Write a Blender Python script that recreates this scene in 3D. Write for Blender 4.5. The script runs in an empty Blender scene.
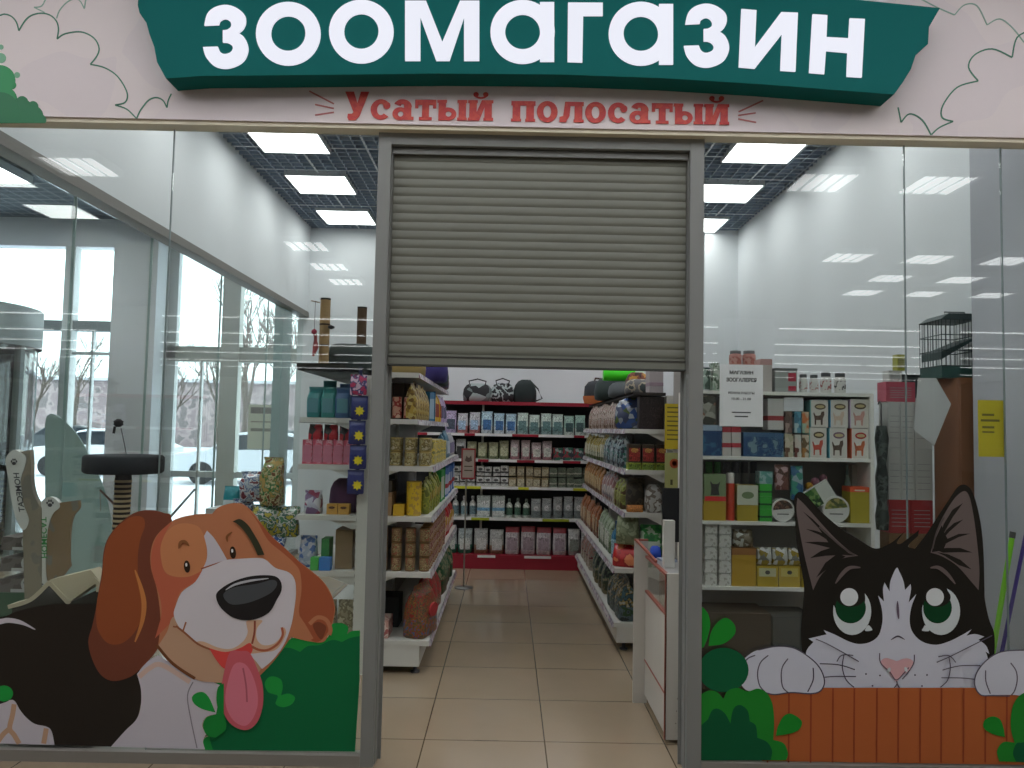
import bpy, math, random
from mathutils import Matrix, Vector
from mathutils.geometry import tessellate_polygon
random.seed(7)
C = bpy.context.scene.collection
PI = math.pi
F = 780.0; CAMY = -3.69; CAMZ = 1.55
def rad(a): return a*PI/180
CAMROT = (Matrix.Rotation(rad(-0.24), 3, 'Z') @ Matrix.Rotation(rad(90+3.37), 3, 'X') @ Matrix.Rotation(rad(1.15), 3, 'Z'))
CAMLOC = Vector((0, CAMY, CAMZ))
def P(px, py, Y=0.0):
    """point of the plane y=Y that the photograph shows at pixel px, py (survey of the place)"""
    d = CAMROT @ Vector(((px-512)/F, (384-py)/F, -1))
    return CAMLOC + d*((Y-CAMY)/d.y)
# ------------------------------------------------------------------ materials
def lin(c, k=1.0):
    o = []
    for v in c:
        v = v/255.0
        v = v/12.92 if v <= .04045 else ((v+.055)/1.055)**2.4
        o.append(min(v*k, .86))
    return (o[0], o[1], o[2], 1)
_m = {}
def mat(c, rough=.6, metal=0.0, k=1.0, emit=0, spec=.5, coat=0):
    key = ('m', tuple(c), rough, metal, k, emit, spec, coat)
    if key in _m: return _m[key]
    m = bpy.data.materials.new('paint'); m.use_nodes = True
    b = m.node_tree.nodes['Principled BSDF']
    b.inputs['Base Color'].default_value = lin(c, k)
    b.inputs['Roughness'].default_value = rough
    b.inputs['Metallic'].default_value = metal
    b.inputs['Specular IOR Level'].default_value = spec
    b.inputs['Coat Weight'].default_value = coat
    if emit:
        b.inputs['Emission Color'].default_value = lin(c, 1)
        b.inputs['Emission Strength'].default_value = emit
    _m[key] = m; return m
def pmat(cols, scale=30, rough=.4, k=1.0, kind='noise'):
    """printed packaging: hard-edged patches of ink"""
    key = ('p', tuple(cols), scale, rough, k, kind)
    if key in _m: return _m[key]
    m = bpy.data.materials.new('printed'); m.use_nodes = True
    nt = m.node_tree; b = nt.nodes['Principled BSDF']
    tc = nt.nodes.new('ShaderNodeTexCoord')
    if kind == 'noise':
        t = nt.nodes.new('ShaderNodeTexNoise'); t.inputs['Scale'].default_value = scale; t.inputs['Detail'].default_value = 2
        fac = t.outputs['Fac']; a, z = .38, .64
    elif kind == 'vor':
        t = nt.nodes.new('ShaderNodeTexVoronoi'); t.inputs['Scale'].default_value = scale
        s = nt.nodes.new('ShaderNodeSeparateColor'); nt.links.new(t.outputs['Color'], s.inputs[0]); fac = s.outputs[0]; a, z = 0, 1
    else:
        t = nt.nodes.new('ShaderNodeTexWave'); t.bands_direction = 'Z'; t.inputs['Scale'].default_value = scale; t.inputs['Distortion'].default_value = 1.5
        fac = t.outputs['Fac']; a, z = 0, 1
    nt.links.new(tc.outputs['Object'], t.inputs['Vector'])
    r = nt.nodes.new('ShaderNodeValToRGB'); r.color_ramp.interpolation = 'CONSTANT'
    els = r.color_ramp.elements
    n = len(cols)
    while len(els) < n: els.new(.5)
    for i, c in enumerate(cols):
        els[i].position = 0 if i == 0 else a+(z-a)*i/n; els[i].color = lin(c, k)
    nt.links.new(fac, r.inputs['Fac']); nt.links.new(r.outputs['Color'], b.inputs['Base Color'])
    b.inputs['Roughness'].default_value = rough
    _m[key] = m; return m
def glassmat(tint=(.93,.97,.95), f0=.04, name='clear_glass'):
    if name in _m: return _m[name]
    m = bpy.data.materials.new(name); m.use_nodes = True
    nt = m.node_tree; nt.nodes.clear()
    o = nt.nodes.new('ShaderNodeOutputMaterial'); mx = nt.nodes.new('ShaderNodeMixShader')
    t = nt.nodes.new('ShaderNodeBsdfTransparent'); t.inputs[0].default_value = (*tint, 1)
    g = nt.nodes.new('ShaderNodeBsdfGlossy'); g.inputs['Roughness'].default_value = .0; g.inputs['Color'].default_value = (1,1,1,1)
    lw = nt.nodes.new('ShaderNodeLayerWeight'); lw.inputs['Blend'].default_value = .5
    p = nt.nodes.new('ShaderNodeMath'); p.operation = 'POWER'; p.inputs[1].default_value = 5
    ma = nt.nodes.new('ShaderNodeMath'); ma.operation = 'MULTIPLY_ADD'; ma.inputs[1].default_value = 1-f0; ma.inputs[2].default_value = f0
    L = nt.links.new
    L(lw.outputs['Facing'], p.inputs[0]); L(p.outputs[0], ma.inputs[0]); L(ma.outputs[0], mx.inputs[0])
    L(t.outputs[0], mx.inputs[1]); L(g.outputs[0], mx.inputs[2]); L(mx.outputs[0], o.inputs['Surface'])
    _m[name] = m; return m
def tilemat():
    m = bpy.data.materials.new('beige_floor_tile'); m.use_nodes = True
    nt = m.node_tree; b = nt.nodes['Principled BSDF']; L = nt.links.new
    tc = nt.nodes.new('ShaderNodeTexCoord'); mp = nt.nodes.new('ShaderNodeMapping')
    mp.inputs['Location'].default_value = (.385, -.30, 0)
    br = nt.nodes.new('ShaderNodeTexBrick'); br.offset = 0; br.squash = 1
    br.inputs['Scale'].default_value = 1; br.inputs['Brick Width'].default_value = .6; br.inputs['Row Height'].default_value = .6
    br.inputs['Mortar Size'].default_value = .0035; br.inputs['Mortar Smooth'].default_value = .2
    br.inputs['Color1'].default_value = lin((160,143,121)); br.inputs['Color2'].default_value = lin((155,138,116)); br.inputs['Mortar'].default_value = lin((84,72,55))
    no = nt.nodes.new('ShaderNodeTexNoise'); no.inputs['Scale'].default_value = 2.2; no.inputs['Detail'].default_value = 6
    mr = nt.nodes.new('ShaderNodeMapRange'); mr.inputs['To Min'].default_value = .86; mr.inputs['To Max'].default_value = 1.1
    mu = nt.nodes.new('ShaderNodeMix'); mu.data_type = 'RGBA'; mu.blend_type = 'MULTIPLY'; mu.inputs[0].default_value = 1
    L(tc.outputs['Object'], mp.inputs['Vector']); L(mp.outputs[0], br.inputs['Vector']); L(tc.outputs['Object'], no.inputs['Vector'])
    L(no.outputs['Fac'], mr.inputs['Value']); L(br.outputs['Color'], mu.inputs[6]); L(mr.outputs[0], mu.inputs[7]); L(mu.outputs[2], b.inputs['Base Color'])
    b.inputs['Roughness'].default_value = .13
    return m
def gridmat(dark, line, size, name):
    m = bpy.data.materials.new(name); m.use_nodes = True
    nt = m.node_tree; b = nt.nodes['Principled BSDF']; L = nt.links.new
    tc = nt.nodes.new('ShaderNodeTexCoord')
    br = nt.nodes.new('ShaderNodeTexBrick'); br.offset = 0; br.squash = 1
    br.inputs['Scale'].default_value = 1; br.inputs['Brick Width'].default_value = size; br.inputs['Row Height'].default_value = size
    br.inputs['Mortar Size'].default_value = size*.07
    br.inputs['Color1'].default_value = lin(dark); br.inputs['Color2'].default_value = lin(dark); br.inputs['Mortar'].default_value = lin(line)
    L(tc.outputs['Object'], br.inputs['Vector']); L(br.outputs['Color'], b.inputs['Base Color']); b.inputs['Roughness'].default_value = .7
    return m
def plaster(c, name, rough=.75):
    m = bpy.data.materials.new(name); m.use_nodes = True
    nt = m.node_tree; b = nt.nodes['Principled BSDF']; L = nt.links.new
    tc = nt.nodes.new('ShaderNodeTexCoord'); no = nt.nodes.new('ShaderNodeTexNoise'); no.inputs['Scale'].default_value = 1.5; no.inputs['Detail'].default_value = 5
    r = nt.nodes.new('ShaderNodeValToRGB'); r.color_ramp.elements[0].color = lin(c, .97); r.color_ramp.elements[1].color = lin(c, 1.02)
    r.color_ramp.elements[0].position = .35; r.color_ramp.elements[1].position = .65
    L(tc.outputs['Object'], no.inputs['Vector']); L(no.outputs['Fac'], r.inputs['Fac']); L(r.outputs['Color'], b.inputs['Base Color'])
    b.inputs['Roughness'].default_value = rough
    return m
# ------------------------------------------------------------------ mesh builder
class MB:
    def __init__(s): s.v = []; s.f = []; s.mi = []; s.mats = []; s.sm = []
    def m(s, mt):
        if mt not in s.mats: s.mats.append(mt)
        return s.mats.index(mt)
    def add(s, vs, fs, mt, smooth=False):
        o = len(s.v); s.v += [tuple(v) for v in vs]; k = s.m(mt)
        for f in fs: s.f.append([o+i for i in f]); s.mi.append(k); s.sm.append(smooth)
        return s
    def box(s, x0, x1, y0, y1, z0, z1, mt):
        vs = [(x, y, z) for z in (z0, z1) for y in (y0, y1) for x in (x0, x1)]
        return s.add(vs, [(0,2,3,1),(4,5,7,6),(0,1,5,4),(2,6,7,3),(0,4,6,2),(1,3,7,5)], mt)
    def hexa(s, bot, top, mt):
        """bot/top: four corners each, counter-clockwise from above"""
        return s.add(list(bot)+list(top), [(3,2,1,0),(4,5,6,7),(0,1,5,4),(1,2,6,5),(2,3,7,6),(3,0,4,7)], mt)
    def loft(s, rings, mt, cap=True, smooth=True, closed=False):
        n = len(rings[0]); vs = [p for r in rings for p in r]; fs = []
        R = len(rings)
        for i in range(R if closed else R-1):
            for j in range(n):
                a = i*n+j; b = i*n+(j+1) % n; c = ((i+1) % R)*n+(j+1) % n; d = ((i+1) % R)*n+j
                fs.append((a, b, c, d))
        s.add(vs, fs, mt, smooth)
        if cap and not closed:
            s.add(rings[0], [tuple(reversed(range(n)))], mt); s.add(rings[-1], [tuple(range(n))], mt)
        return s
    def lathe(s, prof, mt, cx=0, cy=0, n=16, smooth=True):
        return s.loft([[(cx+r*math.cos(2*PI*j/n), cy+r*math.sin(2*PI*j/n), z) for j in range(n)] for r, z in prof], mt, smooth=smooth)
    def tube(s, path, r, mt, n=8):
        path = [Vector(p) for p in path]; rings = []
        rs = r if isinstance(r, (list, tuple)) else [r]*len(path)
        for i, p in enumerate(path):
            t = (path[min(i+1, len(path)-1)]-path[max(i-1, 0)]).normalized()
            a = t.cross(Vector((0, 0, 1)));
            if a.length < .05: a = t.cross(Vector((1, 0, 0)))
            a.normalize(); b = t.cross(a)
            rings.append([tuple(p+a*(rs[i]*math.cos(2*PI*j/n))+b*(rs[i]*math.sin(2*PI*j/n))) for j in range(n)])
        return s.loft(rings, mt)
    def prism(s, poly, holes, y0, y1, mt):
        """poly: list of (x,z) outline; extruded from y0 to y1 (y0 faces the viewer)"""
        loops = [poly]+list(holes)
        tri = tessellate_polygon([[Vector((x, z, 0)) for x, z in l] for l in loops])
        flat = [p for l in loops for p in l]; n = len(flat)
        vs = [(x, y0, z) for x, z in flat]+[(x, y1, z) for x, z in flat]
        fs = []
        for t in tri:
            a, b, c = [Vector(flat[i]) for i in t]
            cr = (b-a).x*(c-a).y-(b-a).y*(c-a).x
            if abs(cr) < 1e-12: continue
            t = tuple(t) if cr > 0 else tuple(reversed(t))
            fs.append(t); fs.append(tuple(i+n for i in reversed(t)))
        o = 0
        for l in loops:
            k = len(l)
            for i in range(k): fs.append((o+i, o+(i+1) % k, o+(i+1) % k+n, o+i+n))
            o += k
        return s.add(vs, fs, mt)
    def rot(s, M):
        s.v = [tuple(M @ Vector(v)) for v in s.v]; return s
    def mesh(s, name):
        me = bpy.data.meshes.new(name); me.from_pydata(s.v, [], s.f)
        for mt in s.mats: me.materials.append(mt)
        me.polygons.foreach_set('material_index', s.mi); me.polygons.foreach_set('use_smooth', s.sm)
        me.update(); return me
def link(name, me, parent=None, loc=(0,0,0), rz=0):
    o = bpy.data.objects.new(name, me); C.objects.link(o); o.location = loc; o.rotation_euler = (0, 0, rz)
    if parent is not None: o.parent = parent
    return o
def obj(name, b, parent=None, loc=(0,0,0), rz=0, label=None):
    o = link(name, b.mesh(name), parent, loc, rz)
    if label: o['label'] = label
    return o
def tag(o, label, cat, group=None, kind=None):
    o['label'] = label; o['category'] = cat
    if group: o['group'] = group
    if kind: o['kind'] = kind
    return o
def thing(name, label, cat, loc=(0,0,0), rz=0, group=None):
    return tag(link(name, None, None, loc, rz), label, cat, group)
def struct(name, b, parent=None):
    o = obj(name, b, parent)
    if parent is None: o['kind'] = 'structure'
    return o
_proto = {}
def put(key, builder, name, label, cat, loc, rz=0, group=None, vary=0):
    """first call builds the mesh (and its parts), later calls copy it"""
    if key not in _proto:
        r = builder()
        if isinstance(r, MB): r = {'': r}
        _proto[key] = {k: b.mesh(name if k == '' else k) for k, b in r.items()}
    d = _proto[key]
    if '' in d: o = link(name, d[''], None, loc, rz)
    else: o = link(name, None, None, loc, rz)
    tag(o, label, cat, group)
    for k, me in d.items():
        if k != '': link(k, me, o)
    if vary: o.scale = (random.uniform(1-vary, 1), random.uniform(1-vary, 1), random.uniform(1-vary*1.3, 1+vary*.2))
    return o
# ------------------------------------------------------------------ outline helpers
def smooth(pts, closed=True, seg=5):
    """Catmull-Rom through pts; a third value marks a corner"""
    n = len(pts); out = []
    rng = range(n) if closed else range(n-1)
    def g(i): return pts[i % n] if closed else pts[max(0, min(n-1, i))]
    for i in rng:
        p1, p2 = g(i), g(i+1); p0 = p1 if len(p1) > 2 else g(i-1); p3 = p2 if len(p2) > 2 else g(i+2)
        for k in range(seg):
            t = k/seg
            out.append(tuple(.5*((2*p1[a])+(-p0[a]+p2[a])*t+(2*p0[a]-5*p1[a]+4*p2[a]-p3[a])*t*t+(-p0[a]+3*p1[a]-3*p2[a]+p3[a])*t**3) for a in (0, 1)))
    if not closed: out.append(tuple(pts[-1][:2]))
    return out
def ell(cx, cy, rx, ry, n=28, a0=0):
    return [(cx+rx*math.cos(2*PI*i/n)*math.cos(a0)-ry*math.sin(2*PI*i/n)*math.sin(a0), cy+rx*math.cos(2*PI*i/n)*math.sin(a0)+ry*math.sin(2*PI*i/n)*math.cos(a0)) for i in range(n)]
def stroke(pts, w, taper=False, seg=5, corner=False):
    c = smooth(pts, False, seg) if not corner else [p[:2] for p in pts]
    L, R = [], []
    for i, p in enumerate(c):
        a = c[max(0, i-1)]; b = c[min(len(c)-1, i+1)]
        dx, dy = b[0]-a[0], b[1]-a[1]; l = math.hypot(dx, dy) or 1
        ww = w/2*(math.sin(PI*(.08+.84*i/(len(c)-1))) if taper else 1)
        L.append((p[0]-dy/l*ww, p[1]+dx/l*ww)); R.append((p[0]+dy/l*ww, p[1]-dx/l*ww))
    return L, R
def W(pts, Y): return [(lambda q: (q.x, q.z))(P(p[0], p[1], Y)) for p in pts]
def conv(s, ox, oy, pts): return [(p[0]/s+ox, p[1]/s+oy)+tuple(p[2:]) for p in pts]
# ================================================================== THE SETTING
GLASS = glassmat((.95,.975,.965), .035, 'clear_glass')
GSIDE = glassmat((.93,.965,.955), .05, 'green_tinted_glass')
POST = mat((132,134,132), .5, .1, k=1.05)
BEAM = mat((206,198,176), .5, .0, k=1.1)
WHITEP = mat((222,222,216), .45, k=1)
WALLM = plaster((222,226,228), 'white_plaster')
MALLW = plaster((176,178,184), 'grey_plaster')
xl, xr, yb, zc, zm = -2.50, 2.74, 5.9, 4.01, 4.2
zlob = P(60, 218, yb).z
b = MB(); b.box(-22, 22, -40, 6.1, -.1, 0, tilemat()); struct('floor', b)
# shop ceiling: open dark grid under a dark slab
b = MB(); b.box(xl-.1, xr+.1, .02, yb, 4.22, 4.3, mat((140,152,166), .9)); sl = b
ceil = struct('ceiling', b)
b = MB(); GR = mat((226,232,238), .5)
GD = mat((176,188,200), .6)
DKB = mat((150,166,186), .7)
n = int((xr-xl)/.1)
for i in range(1, n+1):
    x = xl+i*.1; w_ = .008 if i % 6 == 0 else .004
    b.box(x-.002, x+.002, .06, yb, zc+.004, zc+.05, DKB); b.box(x-w_, x+w_, .06, yb, zc, zc+.003, GR if i % 6 == 0 else GD)
for j in range(0, int(yb/.1)):
    y = .1+j*.1; w_ = .010 if j % 6 == 0 else .005
    b.box(xl, xr, y-.002, y+.002, zc+.004, zc+.05, DKB); b.box(xl, xr, y-w_, y+w_, zc-.001, zc+.002, GR if j % 6 == 0 else GD)
go = obj('ceiling_grid', b); go.parent = ceil
# side walls, back wall
b = MB(); b.box(xr, xr+.12, .06, yb, 0, 4.22, WALLM); struct('wall_right', b)
b = MB(); b.box(xl-.12, xr+.12, yb, yb+.15, 0, 4.3, WALLM); struct('wall_back', b)
b = MB(); b.box(xl-.1, xl, .02, yb, 2.95, 4.3, WALLM); struct('wall_left', b)
b = MB(); b.box(xl-.10, xl+.012, .02, yb, 2.885, 2.95, mat((128,124,118), .5, k=.9)); struct('trim_1', b)
b = MB(); b.box(xr-.14, xr, .02, .66, 0, 4.2, MALLW); struct('wall_pilaster', b)
b = MB(); b.box(2.34, xr, yb-.28, yb, 0, 4.2, WALLM); struct('wall_corner', b)
# glass partition on the left side of the shop
ys = [.03, .82, 1.80, 3.15, 4.5, yb]
EDGE = mat((160,180,176), .2, k=1)
w1 = link('window_1', None); w1['kind'] = 'structure'
for i in range(5):
    b = MB(); b.box(xl-.062, xl-.05, ys[i]+.006, ys[i+1]-.006, .06, 2.86, GSIDE); obj('glass_pane', b, w1)
    if i:
        b = MB(); b.box(xl-.064, xl-.048, ys[i]-.004, ys[i]+.004, .06, 2.86, EDGE); obj('pane_joint', b, w1)
b = MB(); b.box(xl-.09, xl-.02, .02, yb, 0, .06, POST); obj('sill_rail', b, w1)
# shop front frame
zt = P(512, 137.5, 0).z; zt2 = P(512, 129.5, -.08).z
b = MB(); b.box(-5.2, 5.2, -.075, .012, zt, zt2+.012, BEAM); struct('trim_2', b)
b = MB(); b.box(-5.2, 5.2, .012, .03, zt+.01, 4.3, MALLW); struct('wall_front_header', b)
pl0, pl1 = P(370, 430, -.04).x-.038, P(379, 430, -.04).x+.03
pl0, pl1 = -.645, -.585
pr0, pr1 = .848, .915
b = MB(); b.box(pl0, pl1, -.03, .03, 0, zt, POST); struct('trim_3', b)
b = MB(); b.box(pr0, pr1, -.03, .03, 0, zt, POST); struct('trim_4', b)
zl = zt-.055
b = MB(); b.box(pl1, pr0, -.028, .03, zl, zt, POST); struct('trim_5', b)
SILL = mat((126,122,116), .5, .1, k=1.3)
b = MB(); b.box(-5.2, pl0, -.035, .035, 0, .05, SILL); struct('trim_6', b)
b = MB(); b.box(pr1, 5.2, -.035, .035, 0, .05, SILL); struct('trim_7', b)
b = MB(); b.box(-5.2, -2.5, .0, .06, 2.95, 4.3, MALLW)
for nme, segs in (('window_2', [(-5.0, -1.637), (-1.631, pl0)]), ('window_3', [(pr1, 1.884), (1.890, 2.352), (2.358, 5.0)])):
    w = link(nme, None); w['kind'] = 'structure'
    for x0, x1 in segs:
        b = MB(); b.box(x0, x1, -.005, .005, .05, zt, GLASS); obj('glass_pane', b, w)
    for x0, x1 in segs[:-1]:
        b = MB(); b.box(x1+.001, x1+.005, -.0055, .0055, .05, zt, mat((120,134,134), .3)); obj('pane_joint', b, w)
# ---- roller shutter, half lowered
sh = thing('roller_shutter', 'grey slatted metal roller shutter, half lowered in the doorway between two grey posts', 'shutter', ((pl1+pr0)/2, .048, 0))
SH = mat((124,126,116), .5, .05, k=.92)
zs0 = P(512, 367, .07).z; zs1 = zt+.02
sx = (pl1+pr0)/2; x0, x1 = pl1-sx+.006, pr0-sx-.006
pitch = .0425; prof = []
z = zs0+.05
rings = []
k = 0
while z < zs1:
    for dy, dz in ((.0, 0), (.001, .001), (.001, .002), (-.001, .004), (-.0024, .021), (-.001, .038), (.0, pitch-.001)):
        prof.append((dy-.02, z+dz))
    z += pitch
b = MB()
n = len(prof)
vs = [(x0, y, z) for y, z in prof]+[(x1, y, z) for y, z in prof]+[(x0, .012, z) for y, z in prof]+[(x1, .012, z) for y, z in prof]
fs = [(i, i+n, i+1+n, i+1) for i in range(n-1)]+[(i+2*n, i+1+2*n, i+1+3*n, i+3*n) for i in range(n-1)]
b.add(vs, fs, SH, True); sc = obj('slat_curtain', b, sh)
b = MB(); b.box(x0, x1, -.028, .012, zs0, zs0+.05, SH); b.box(x0, x1, -.031, -.028, zs0+.034, zs0+.04, mat((60,60,56)));
b.box(x0, x1, -.034, .014, zs0-.008, zs0, mat((60,62,58), .7)); obj('bottom_bar', b, sh)
for s in (-1, 1):
    b = MB(); xx = (pl1-sx) if s < 0 else (pr0-sx)
    b.box(min(xx, xx-s*.004), max(xx, xx-s*.004), -.045, -.033, 0, zl, POST)
    b.box(min(xx, xx-s*.004), max(xx, xx-s*.004), -.033, .02, 0, zl, POST)
    b.box(min(xx, xx-s*.02), max(xx, xx-s*.02), .016, .02, 0, zl, POST); obj('guide_rail', b, sh)
b = MB(); b.box(x0-.01, x1+.01, -.045, -.034, zl-.035, zl-.006, POST); b.box(x0-.01, x1+.01, -.034, .2, zl-.008, zl-.006, POST); obj('head_cover', b, sh)

# ================================================================== MALL around the shop
MC = gridmat((70,76,84), (120,126,134), .15, 'dark_grid_ceiling')
b = MB(); b.box(-22, 22, -40, 0, zm, zm+.1, MC); b.box(-22, xl-.12, 0, 6.1, zlob, zlob+.3, MC); mc = struct('ceiling', b)
b = MB(); b.box(-22, 22, -40.2, -40, 0, zm, plaster((226,226,230), 'mall_end_wall')); struct('wall_mall_end', b)
b = MB(); b.box(-22.2, -22, -40, 6.1, 0, zm, MALLW); struct('wall_mall_left', b)
b = MB(); b.box(22, 22.2, -40, 6.1, 0, zm, MALLW); struct('wall_mall_right', b)
b = MB(); b.box(5.2, 22, .0, .2, 0, zm, MALLW); struct('wall_mall_front', b)
for i, (x0, x1) in enumerate(((4.88, 6.05), (-9.4, -8.15), (9.65, 10.3))):
    b = MB(); b.box(x0, x1, -14.5, -14, 0, zm, MALLW); struct('wall_hall_column', b)
# outer wall with big windows, left of the shop
def wx(px): return P(px, 430, yb).x
def wz(py, px=100): return P(px, py, yb).z
OW = plaster((232,232,240), 'outer_wall_plaster'); FR = mat((214,218,218), .5, k=1)
zh = wz(247); zw = wz(321); zd = wz(331); X0 = -22
b = MB()
b.box(X0, xl-.12, yb, yb+.2, zh, zlob+.3, OW)
b.box(wx(120), wx(163), yb-.35, yb+.2, 0, zh, OW)
struct('wall_outer', b)
b = MB(); b.box(wx(57), wx(67), yb-.02, yb+.12, 0, zh, FR); b.box(wx(218), wx(236), yb-.02, yb+.12, 0, zh, mat((196,198,190),.5)); b.box(wx(163), wx(172), yb, yb+.1, 0, zh, FR)
b.box(X0, wx(120), yb, yb+.14, zd, zw, mat((120,128,132), .5)); b.box(wx(163), xl-.12, yb, yb+.14, wz(362,230), wz(347,230), mat((176,180,170), .5))
b.box(wx(86), wx(88), yb+.02, yb+.08, 0, zd, FR); b.box(wx(57), wx(120), yb+.02, yb+.08, wz(352), wz(355), FR)
b.box(wx(278), wx(283), yb+.02, yb+.08, 0, zh, FR); b.box(wx(197), wx(199), yb+.02, yb+.08, 0, wz(362,230), FR)
b.box(wx(172), wx(300), yb+.02, yb+.08, .0, .22, FR); b.box(X0, wx(120), yb+.02, yb+.08, .0, .2, FR); b.box(wx(172), xl-.12, yb+.02, yb+.08, wz(478,230), wz(472,230), FR)
struct('trim_8', b)
w4 = link('window_4', None); w4['kind'] = 'structure'
for x0, x1 in ((X0, wx(57)), (wx(67), wx(120)), (wx(172), wx(218)), (wx(236), xl-.13)):
    b = MB(); b.box(x0, x1, yb+.045, yb+.055, .2, zh, GLASS); obj('glass_pane', b, w4)
# teal column seen at the far end of the glass partition
b = MB(); b.box(-2.68, -2.58, 5.15, 5.5, 0, zlob, mat((96,136,134), .35, k=1.2)); struct('wall_teal_column', b)
# ------------------------------------------------------------------ lamps
LAMP = mat((255,252,250), .5, emit=8)
LAMPM = mat((255,252,252), .5, emit=6.5)
LFR = mat((200,204,208), .4)
def mk_panel():
    f = MB(); f.box(-.3, .3, -.3, .3, .012, .05, LFR)
    for a in ((-.3,-.288,-.3,.3), (.288,.3,-.3,.3), (-.288,.288,-.3,-.288), (-.288,.288,.288,.3)): f.box(a[0], a[1], a[2], a[3], 0, .012, LFR)
    d = MB(); d.box(-.287, .287, -.287, .287, .003, .0115, LAMP)
    return {'lamp_frame': f, 'diffuser': d}
def mk_louvre(LAMPM=LAMPM):
    f = MB(); f.box(-.3, .3, -.3, .3, .03, .08, LFR)
    for a in ((-.3,-.285,-.3,.3), (.285,.3,-.3,.3), (-.285,.285,-.3,-.285), (-.285,.285,.285,.3)): f.box(a[0], a[1], a[2], a[3], 0, .03, LFR)
    d = MB()
    for i in range(4): d.box(-.255+i*.14, -.165+i*.14, -.284, .284, .008, .02, LAMPM)
    return {'lamp_frame': f, 'tube_row': d}
cols = ['left', 'middle', 'right']; rws = ['front', 'second', 'third', 'fourth', 'back']
for i, x in enumerate((-1.93, .14, 2.16)):
    for j, y in enumerate((.42, 1.65, 2.87, 4.08, 5.3)):
        put('panel', mk_panel, 'ceiling_light', 'square white ceiling panel light of the shop, %s column, %s row' % (cols[i], rws[j]), 'ceiling light', (x, y, zc-.03), 0, 'panel lights in the shop ceiling')
for x, y, wh in ((-3.95, 2.8, 'beyond the left glass, the one seen whole'), (-5.25, 3.95, 'beyond the left glass, cut by the photo edge'), (-6.5, 2.8, 'added unseen to brighten the lobby, outer row, far one'), (-3.95,.7,'added unseen to brighten the lobby, inner row, near one'), (-6.5, .7, 'added unseen to brighten the lobby, outer row, near one'), (-5.2, .7, 'added unseen to brighten the lobby, middle row, near one'), (-7.8, .7, 'added unseen to brighten the lobby, far row, near one'), (-7.8, 2.8, 'added unseen to brighten the lobby, far row, middle one'), (-6.9, 4.1, 'added unseen to brighten the lobby, outer row, far end'), (-8.2, 4.6, 'added unseen to brighten the lobby, far row, far end'), (-9.5, 4.1, 'added unseen to brighten the lobby, farthest row'), (-5.2, -.6, 'added unseen to brighten the lobby entrance, right one'), (-6.8, -.6, 'added unseen to brighten the lobby entrance, left one')):  # lamps beyond the left glass are seen; the rest are added for brightness
    put('louvreL', lambda: mk_louvre(mat((255,252,252), .5, emit=18)), 'tube_light', 'four-tube mall ceiling light '+wh, 'ceiling light', (x, y, zlob-.085), 0, 'tube lights over the entrance lobby')
for x, y in ((3.15,-4.1), (4.33,-4.1), (-4.4,-4.1),(4.85,-7.4), (6.0,-7.4), (7.15,-7.4), (-2.95,-7.4), (-2.95,-8.8), (-2.95,-10.1), (6.15,-8.8), (7.3,-8.8), (6.3,-10.1), (7.4,-10.1), (8.6,-10.1)):
    put('louvre', mk_louvre, 'tube_light', 'four-tube mall ceiling light mirrored in the shop glass', 'ceiling light', (x, y, zm-.085), 0, 'tube lights of the mall hall')
for y in (-1.2, -2.0, -2.8):  # lamp rows added out of view to brighten the facade and sign
    for i in range(11):
        put('louvre', mk_louvre, 'tube_light', 'four-tube light added unseen above the shop front to brighten facade and sign', 'ceiling light', (-4.5+.9*i, y, zm-.085), 0, 'added unseen lights brightening the shop front')
def mk_strip():
    f = MB(); f.box(-3.1, 3.1, -.06, .06, .02, .08, LFR); d = MB(); d.box(-3.08, 3.08, -.05, .05, 0, .02, LAMPM)
    return {'lamp_housing': f, 'tube': d}
for y in (-15, -18.3, -21.2, -24.3, -27.7, -31):
    for x in (-16, -9.6, -3.2, 3.2, 9.6, 16):
        if x == -16 and y == -15: continue
        put('strip', mk_strip, 'strip_light', 'long white strip light mirrored in the shop glass', 'ceiling light', (x, y, zm-.085), 0, 'strip lights of the mall hall')
# ================================================================== SIGN over the shop
sg = thing('shop_sign', 'white printed sign board with a green plank and glowing white letters above the shop front', 'sign', (0, -.07, zt2))
def sobj(name, b, label=None, parent=None):
    o = obj(name, b, parent or sg); o.location = (-sg.location if parent is None else (0, 0, 0)); 
    if label: o['label'] = label
    return o
YB = -.085
b = MB(); b.box(-5.2, 5.2, YB, .0, zt2+.012, 4.2, pmat([(224,213,214),(220,209,212)], 1.2, .5)); sobj('board', b)
def sfill(b, px, Y, th, m, holes=()):
    b.prism(W(px, Y-th), [W(h, Y-th) for h in holes], Y-th, Y, m)
def sribbon(b, pts, w, Y, th, m, taper=False, corner=False):
    L_, R_ = stroke(pts, w, taper, corner=corner)
    L_, R_ = W(L_, Y), W(R_, Y); n = len(L_)
    vs = [(x, Y-th, z) for x, z in L_+R_]+[(x, Y, z) for x, z in L_+R_]
    fs = []
    for i in range(n-1):
        fs.append((i, i+1, n+i+1, n+i)); fs.append((i, 2*n+i, 2*n+i+1, i+1)); fs.append((n+i, n+i+1, 3*n+i+1, 3*n+i))
    b.add(vs, fs, m)
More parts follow.
